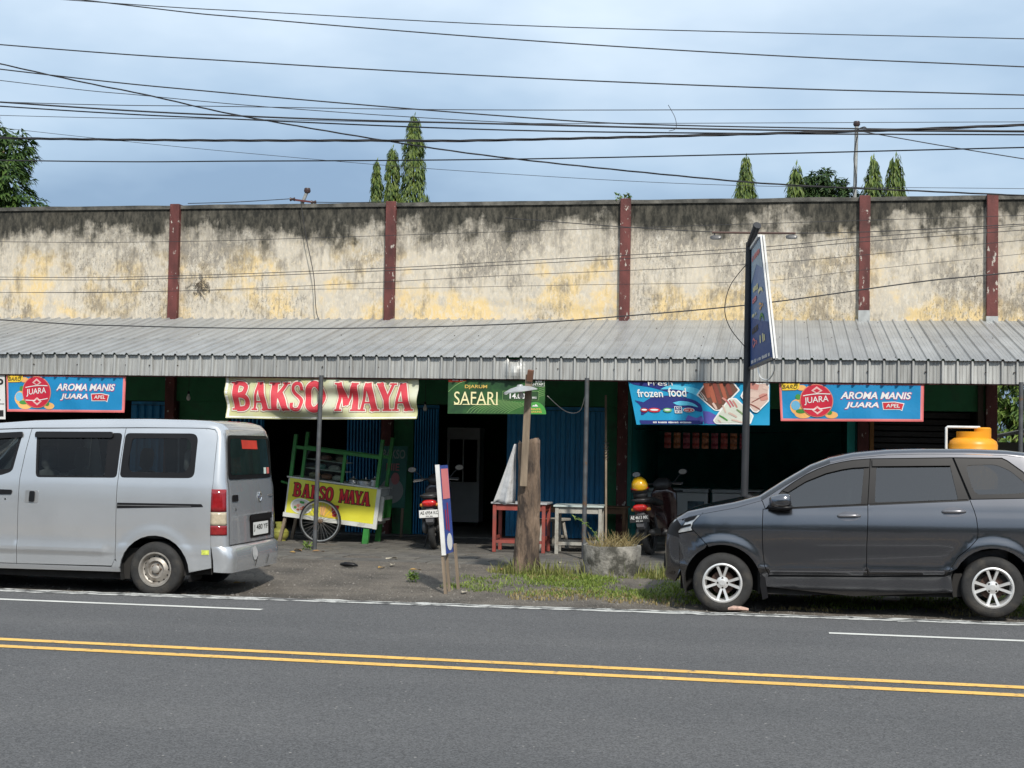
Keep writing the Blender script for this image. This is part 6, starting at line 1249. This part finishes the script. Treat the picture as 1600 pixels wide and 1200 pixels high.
wire('lowest overhead wire still above the parapet', 16.4, [(-9.23, 4.91), (-6.12, 4.85), (-3.06, 4.82), (-.18, 4.83), (2.53, 4.85)], .009)
wire('very thin wire sloping behind the columnar trees at left', 19, [(-10.71, 5.88), (-6.41, 5.39), (-3.54, 5.13), (-.61, 4.94), (2.93, 4.85)], .004)
wire('faint level wire between bundle and twisted cable', 17.3, [(-9.94, 5.68), (-6.48, 5.55), (-3.23, 5.43), (2.66, 5.32)], .0045)
wire('highest thin wire before the stained wall at left', 22.5, [(-12.86, 4.78), (-9.79, 4.76), (-7.51, 4.8), (-4.17, 4.88), (3.3, 5.05)], .005)
wire('upper of two wires close together before the stained wall', 22, [(-12.55, 4.13), (-9.56, 4.14), (-5.88, 4.26), (-4.07, 4.35), (-.5, 4.53), (1.07, 4.67), (3.39, 4.83)], .006)
wire('lower of two wires close together before the stained wall', 22.1, [(-12.61, 4.10), (-9.6, 4.11), (-5.91, 4.23), (-4.09, 4.31), (-.51, 4.49), (1.07, 4.62), (3.41, 4.78)], .006)
wire('third wire before the stained wall, rising to the right', 22.3, [(-12.71, 3.91), (-9.68, 3.93), (-7.0, 4.03), (-4.12, 4.17), (-.41, 4.33), (3.44, 4.66)], .005)
wire('faint lowest thin wire before the stained wall', 22.6, [(-12.6, 3.94), (-8.6, 3.98), (-6.04, 4.0), (-3.17, 4.05), (-.42, 4.1), (1.1, 4.26), (3.49, 4.5)], .004)
wire('thick black cable sagging just over the zinc awning', 21.5, [(-12.24, 3.39), (-10.07, 3.3), (-7.14, 3.27), (-4.16, 3.34), (-2.06, 3.49), (-.21, 3.67), (1.93, 3.97), (3.32, 4.11)], .011)
wire('cable starting mid-wall and passing the lamp bar of the pole sign', 22.8, [(-4.34, 5.14), (-2.2, 4.96), (-.53, 4.87), (1.2, 4.87), (3.52, 4.97)], .008, ext=False)
wire('loose cable hanging down the wall from the parapet bracket', 23.85, [(-8.09, 5.62), (-7.98, 5.01), (-7.83, 4.36), (-7.76, 3.71), (-7.6, 3.44)], .009, ext=False)
wire('short wire from the parapet bracket to the left pilaster', 24.03, [(-10.2, 5.64), (-9.3, 5.655), (-8.3, 5.70)], .008, ext=False)
wire('short wire from the parapet bracket to the right', 24.03, [(-7.9, 5.635), (-7.2, 5.62), (-6.5, 5.63)], .008, ext=False)
wire('wire from the roof pole sloping down to the right', 25.45, [(1.22, 6.98), (2.0, 6.82), (2.7, 6.68), (4.2, 6.4)], .010, ext=False)
o = MB().tube(smooth_path([(-3.25, 20.5, 2.25), (-3.05, 20.9, 2.05), (-2.85, 20.9, 2.05), (-2.72, 20.5, 2.25), (-2.66, 20.3, 2.42)], 5), .006, 5).build('lamp_cord', mat('white flex', (.6, .6, .58), .5)); tag(o, 'white flex looping from the green banner to the awning post', 'cord')
o = MB().tube(smooth_path([(-1.30, 16.7, 5.17), (-1.22, 16.7, 5.20), (-1.23, 16.7, 5.32), (-1.31, 16.7, 5.47)], 5), .004, 4).build('wire_scrap', M_wire); tag(o, 'curled wire end dangling from the bundle', 'wire')

# ================================================================== PLANTS
def leaf_mat(name, c1, c2, sc=3, trans=.25):
    if name in MATS: return MATS[name]
    M = bpy.data.materials.new(name); M.use_nodes = True; nt = M.node_tree; b = nt.nodes['Principled BSDF']; b.inputs['Roughness'].default_value = .5; b.inputs['Specular IOR Level'].default_value = .3
    gi = N(nt, 'ShaderNodeNewGeometry'); r = N(nt, 'ShaderNodeValToRGB'); r.color_ramp.elements[0].color = (*c1, 1); r.color_ramp.elements[1].color = (*c2, 1)
    nt.links.new(gi.outputs['Random Per Island'], r.inputs[0]); nt.links.new(r.outputs[0], b.inputs['Base Color'])
    tr = N(nt, 'ShaderNodeBsdfTranslucent'); nt.links.new(r.outputs[0], tr.inputs[0]); mx_ = N(nt, 'ShaderNodeMixShader'); mx_.inputs[0].default_value = trans
    out = [n_ for n_ in nt.nodes if n_.type == 'OUTPUT_MATERIAL'][0]; nt.links.new(b.outputs[0], mx_.inputs[1]); nt.links.new(tr.outputs[0], mx_.inputs[2]); nt.links.new(mx_.outputs[0], out.inputs[0]); MATS[name] = M; return M
def add_leaf(g, p, d, L, w, upv, bend=.25):
    """folded leaf of four faces: p base, d direction"""
    d = d.normalized(); s_ = d.cross(upv)
    if s_.length < 1e-3: s_ = d.orthogonal()
    s_.normalize(); n_ = s_.cross(d); m_ = p+d*L*.5; e_ = p+d*L-n_*L*bend
    g.add([p, m_+s_*w*.5+n_*w*.12, e_, m_-s_*w*.5+n_*w*.12, m_-n_*w*.1], [(0, 1, 4), (1, 2, 4), (2, 3, 4), (3, 0, 4)])
def column_tree(label, x, y, h, rad, seed, group):
    t = thing('columnar_tree', label, 'tree', (x, y, -.2), group=group); r = random.Random(seed)
    MB().tube([(0, 0, 0), (.03, 0, h*.5), (0, 0, h*.98)], [.16, .10, .015], 8).build('trunk', M_bark, t, smooth=True); g = MB()
    # drooping branches: hanging narrow leaves in tiers
    z = h; lo = h-6.5
    while z > lo:
        t_ = (h-z)/(h-lo); R_ = rad*min(1, .10+1.9*t_**.62 if t_ < .4 else 1)*(.86+.28*r.random())*(1+.55*nz2(z*1.5, seed, 1, seed)); k = int(5+16*min(1, R_/rad))
        for _ in range(k):
            a = r.uniform(0, 6.283); q = R_*(.35+.65*r.random()**.5)*(1+.45*nz2(math.cos(a)*1.5, z*1.9, 1, seed+3)); c = Vector((q*math.cos(a), q*math.sin(a), z+r.uniform(-.08, .08)))
            for _2 in range(4):
                d = Vector((math.cos(a)*.35+r.uniform(-.25, .25), math.sin(a)*.35+r.uniform(-.25, .25), -1+r.uniform(-.1, .35)))
                add_leaf(g, c+Vector((r.uniform(-.06, .06), r.uniform(-.06, .06), r.uniform(-.1, .1))), d, r.uniform(.18, .30), .06, Vector((math.cos(a), math.sin(a), .2)), .1)
        z -= .085
    for _ in range(900):
        z = r.uniform(1.5, lo); a = r.uniform(0, 6.283); q = rad*(.5+.5*r.random()); add_leaf(g, Vector((q*math.cos(a), q*math.sin(a), z)), Vector((math.cos(a)*.4, math.sin(a)*.4, -1)), .4, .12, Vector((math.cos(a), math.sin(a), .2)))
    add_leaf(g, Vector((0, 0, h)), Vector((.1, 0, 1)), .25, .05, Vector((0, -1, 0)))
    g.build('crown', leaf_mat('mast tree leaf', (.03, .07, .02), (.19, .25, .055)), t, fix=False); return t
column_tree('shortest of three narrow columnar trees behind the wall', -17.0, 60, 13.55, .33, 1, 'columnar trees behind the wall'); column_tree('middle one of three narrow columnar trees behind the wall', -16.32, 60, 14.1, .38, 2, 'columnar trees behind the wall'); column_tree('tallest of three narrow columnar trees behind the wall', -15.40, 60, 15.45, .50, 3, 'columnar trees behind the wall')
column_tree('lone narrow columnar tree above the wall near the pole sign', -1.53, 60, 13.45, .44, 4, 'columnar trees behind the wall'); column_tree('narrow leaning columnar tree just right of the roof pole', 2.62, 45, 10.4, .36, 5, 'columnar trees behind the wall'); column_tree('rightmost narrow columnar tree behind the wall', 3.27, 45, 10.45, .38, 6, 'columnar trees behind the wall'); column_tree('columnar tree at the left of the bushy tree behind the wall', .36, 45.5, 10.35, .36, 8, 'columnar trees behind the wall')
def broad_tree(label, x, y, clumps, trunk_h, seed, leafL, n_, m_, name='broadleaf_tree', group=None):
    t = thing(name, label, 'tree', (x, y, -.2), group=group); r = random.Random(seed)
    MB().tube([(0, 0, 0), (.05, 0, trunk_h*.6), (0, 0, trunk_h)], [.28, .2, .12], 10).build('trunk', M_bark, t, smooth=True); g = MB(); b = MB()
    for cx, cy, cz, cr in clumps:
        b.tube([(0, 0, trunk_h*.9), (cx*.5, cy*.5, (trunk_h+cz)/2), (cx, cy, cz)], [.10, .06, .02], 6)
        for _ in range(int(n_*cr*cr)):
            v = Vector((r.gauss(0, 1), r.gauss(0, 1), r.gauss(0, 1))).normalized(); q = cr*(.55+.5*r.random()); c = Vector((cx, cy, cz))+Vector((v.x*q, v.y*q, v.z*q*.85))
            if mnoise.noise(c*1.6) < -.22: continue
            for _2 in range(5): add_leaf(g, c, Vector((v.x+r.uniform(-.7, .7), v.y+r.uniform(-.7, .7), v.z*.4-.35+r.uniform(-.5, .4))), leafL*r.uniform(.7, 1.25), leafL*.3, Vector((v.x, v.y, .8)))
    b.build('limbs', M_bark, t, smooth=True); g.build('crown', m_, t, fix=False); return t
M_mango = leaf_mat('mango leaf', (.02, .055, .016), (.085, .15, .03)); M_lf2 = leaf_mat('dark broad leaf', (.02, .05, .018), (.07, .12, .035)); M_lf3 = leaf_mat('sunlit shrub leaf', (.05, .11, .02), (.20, .28, .06))
broad_tree('leafy mango tree rising behind the wall at the left edge', -20.15, 34, [(0, 0, 8.2, 1.2), (.9, -.4, 8.0, .75), (1.25, -.2, 7.4, .7), (.6, .3, 9.0, .7), (-.3, .2, 9.4, .9), (1.6, .1, 6.9, .6), (.4, -.3, 7.0, .9), (1.05, 0, 8.6, .4)], 7.2, 5, .25, 420, M_mango)
broad_tree('dark bushy tree left of the roof pole behind the wall', 1.10, 46, [(-.40, 0, 9.95, .40), (.05, 0, 9.85, .45), (.40, 0, 9.75, .42), (.75, 0, 9.45, .40), (.1, .2, 9.3, .7), (-.45, .1, 9.3, .5), (.2, 0, 10.15, .25)], 8.6, 6, .19, 900, M_lf2)
broad_tree('sunlit green shrub seen through the passage at the right end', 5.0, 32.5, [(0, 0, 2.2, .9), (-.7, .2, 1.7, .8), (.8, .1, 2.5, .9), (-.3, .1, 3.0, .7), (.4, -.2, 1.4, .8), (-.9, .3, 2.6, .6), (-1.4, .2, 2.0, .8), (.2, .6, 2.9, 1.0), (-.8, .8, 1.2, 1.0), (-1.5, .6, 3.1, .8), (-.6, .9, 3.7, .9)], 1.6, 9, .20, 330, M_lf3, 'shrub')
# low roofed wall in the passage, as seen behind the tank
t = thing('lean_to', 'dark sloping lean-to roof in the passage at the right end', 'shed', (4.1, 28, 0)); MB().prism([(-.6, 1.75), (1.6, 2.25), (1.6, 2.30), (-.6, 1.80)], -.5, .5).build('roof', M_cop, t)
for x in (-.45, 1.45): MB().box(x-.05, x+.05, -.4, .4, 0, 1.76 if x < 0 else 2.2).build('wall', M_dkw, t)
MB().box(-.4, 1.4, .3, .38, 0, 1.75).build('back_wall', M_dkw, t)
# sprig on the coping
sp2 = thing('wall_sprig', 'little green plant rooted on top of a pilaster', 'plant', (-2.62, 24.05, 5.6)); g = MB(); r = random.Random(4)
for _ in range(60): add_leaf(g, Vector((r.uniform(-.12, .14), r.uniform(-.06, .06), r.uniform(0, .10))), Vector((r.uniform(-1, 1), r.uniform(-1, .5), r.uniform(-.2, .8))), r.uniform(.05, .09), .04, Vector((0, -.3, 1)))
g.build('leaves', M_lf3, sp2, fix=False); MB().tube([(0, 0, -.01), (.05, 0, .06), (.1, 0, .12)], .006, 5).build('stem', M_bark, sp2)
# dead creeper on the wall
g = MB(); r = random.Random(8)
for _ in range(26):
    p = Vector((-9.92+r.gauss(0, .07), 23.985, 4.22+r.gauss(0, .07))); P = [p]
    for _2 in range(4): p = p+Vector((r.uniform(-.07, .07), 0, r.uniform(-.09, .06))); P.append(Vector((p.x, 23.985-abs(r.gauss(0, .012)), p.z)))
    g.tube(P, .004, 4)
o = g.build('dead_creeper', mat('dead twig', (.10, .08, .06), .9)); tag(o, 'tangle of dead creeper roots on the wall right of the left pilaster', 'creeper')
# grass verge
def blades(name, label, n_, place, hgt, m_, seed, lean=.5, wd=.006):
    g = MB(); r = random.Random(seed); k = 0
    while k < n_:
        q = place(r)
        if q is None: continue
        x, y, s_ = q; k += 1; z = sh_z(x, y)-.005; h = hgt*s_*r.uniform(.5, 1.3); a = r.uniform(0, 6.283); w = wd*r.uniform(.7, 1.4); lx, ly = math.cos(a)*h*lean*r.random(), math.sin(a)*h*lean*r.random(); b = a+1.2+r.random()
        ex, ey = math.cos(b)*w, math.sin(b)*w; i = len(g.v)
        g.v += [(x-ex, y-ey, z), (x+ex, y+ey, z), (x+lx*.4+ex*.7, y+ly*.4+ey*.7, z+h*.6), (x+lx*.4-ex*.7, y+ly*.4-ey*.7, z+h*.6), (x+lx*1.2, y+ly*1.2, z+h)]
        g.f += [(i, i+1, i+2, i+3), (i+3, i+2, i+4)]
    o = g.build(name, m_, None, fix=False); tag(o, label, 'grass', kind='stuff'); return o
def verge(r):
    x = r.uniform(-3.75, 5.0); y = r.uniform(15.3, 18.3)
    f = 15.75+.12*nz2(x, 0, 1.3, 3)-(.05*x if x > 0 else 0); bk = 17.55+.25*nz2(x, 4, .8, 5)
    if x < -2.3: f += .10*(-2.3-x); bk -= .5*max(0, (-3.0-x))
    if y < f or y > bk: return None
    d = .42+1.2*nz2(x, y, 1.4, 6)+.7*nz2(x, y, 4.5, 7)-max(0, (f+.25-y))*1.2-max(0, y-bk+.35)*1.2
    if r.random() > d: return None
    return x, y, .55+.5*max(0, nz2(x, y, 2.5, 8)+.3)
blades('grass', 'short green grass of the verge between planter and parked car', 24000, verge, .052, leaf_mat('verge grass', (.09, .16, .02), (.27, .33, .07), trans=.3), 31, 1.3, .005)
def dry(r):
    x = r.uniform(-3.9, 4.5); y = r.uniform(15.5, 18.2)
    if nz2(x, y, 1.1, 12) < .12: return None
    return x, y, .8
blades('dry_grass', 'dry straw-coloured grass mixed into the verge', 3500, dry, .05, leaf_mat('dry grass', (.20, .15, .06), (.34, .28, .13), trans=.2), 32, .9)
def tuft(r):
    c = r.choice([(-3.07, 17.85, .30), (-3.07, 17.75, .27), (-2.02, 17.95, .42), (-1.5, 17.9, .20), (-1.35, 17.7, .18), (-2.75, 17.6, .22)]); a = r.uniform(0, 6.283); q = c[2]*(.75+.8*r.random()**2); x, y = c[0]+q*math.cos(a), c[1]+q*math.sin(a)
    if (x+2.02)**2+(y-17.95)**2 < .355**2 or (x+3.07)**2+(y-17.85)**2 < .17**2: return None
    return x, y, r.choice([.35, .5, .7, 1.2])
blades('tall_grass', 'tall grass tufts round the foot of stump and planter', 1300, tuft, .15, leaf_mat('tuft grass', (.08, .12, .02), (.30, .29, .10), trans=.3), 33, .7, .006)
def plant_weeds(t, c, n_, h, seed, m_):
    g = MB(); r = random.Random(seed)
    for _ in range(n_):
        a = r.uniform(0, 6.283); q = c*r.random()**.5; L_ = h*r.uniform(.4, 1); p = Vector((q*math.cos(a), q*math.sin(a), .30)); d = Vector((r.gauss(0, .45), r.gauss(0, .45), 1)).normalized(); P = [p, p+d*L_*.5, p+d*L_+Vector((d.x, d.y, -.5))*L_*.25]; g.tube(P, [.0035, .003, .0015], 4, False)
    return g.build('dry_weeds', m_, t, fix=False)
plant_weeds(pl_, .29, 190, .30, 3, MATS['dry grass'])
g = MB(); r = random.Random(14); P = smooth_path([(-.12, .0, .3), (-.20, 0, .48), (-.34, -.02, .62), (-.46, -.03, .68)], 5); g.tube(P, .005, 5)
for q in P[3:]:
    for _ in range(3): add_leaf(g, q, Vector((r.uniform(-1, .6), r.uniform(-1, 1), r.uniform(-.2, 1))), r.uniform(.03, .06), .02, Vector((0, -.4, 1)))
g.build('sprig', M_lf3, pl_, fix=False)
def weed(label, x, y, seed, n_=40, s_=.1, z=None):
    t = thing('weed', label, 'weed', (x, y, sh_z(x, y) if z is None else z)); g = MB(); r = random.Random(seed)
    for _ in range(n_): add_leaf(g, Vector((r.gauss(0, s_*.3), r.gauss(0, s_*.3), r.uniform(0, s_))), Vector((r.uniform(-1, 1), r.uniform(-1, 1), r.uniform(.1, 1.2))), s_*r.uniform(.5, .9), s_*.25, Vector((0, -.3, 1)))
    g.build('leaves', M_lf3, t, fix=False); MB().tube([(0, 0, -.02), (.005, 0, s_)], .004, 5).build('stem', M_lf3, t); return t
weed('small green weed at the foot of the left awning post', -6.62, 20.15, 2, 40, .10, 0); weed('green weed growing at the edge of the dirt near the roadside board', -4.15, 16.5, 5, 60, .09)

# trees on the opposite roadside, behind the camera: seen only as dark reflections in paint and glass
g = MB(); r = random.Random(77)
for k in range(26):
    x = -52+4.1*k+r.uniform(-1.2, 1.2); h = r.uniform(6.5, 9.5); g.tube([(x, -27, -.2), (x+.2, -27, h*.6)], [.25, .15], 6)
    for _ in range(420):
        v = Vector((r.gauss(0, 1), r.gauss(0, 1), r.gauss(0, 1))).normalized(); q = r.uniform(.6, 1.05)
        add_leaf(g, Vector((x+v.x*q*3.0, -27+v.y*q*2.2, h*.56+v.z*q*h*.44)), Vector((v.x+r.uniform(-.6, .6), v.y+r.uniform(-.6, .6), -.3+r.uniform(-.6, .6))), r.uniform(.8, 1.3), .7, Vector((v.x, v.y, .6)))
o = g.build('roadside_trees', M_lf2, None, fix=False); tag(o, 'row of dark trees along the opposite roadside, seen only in reflections', 'trees', kind='stuff')
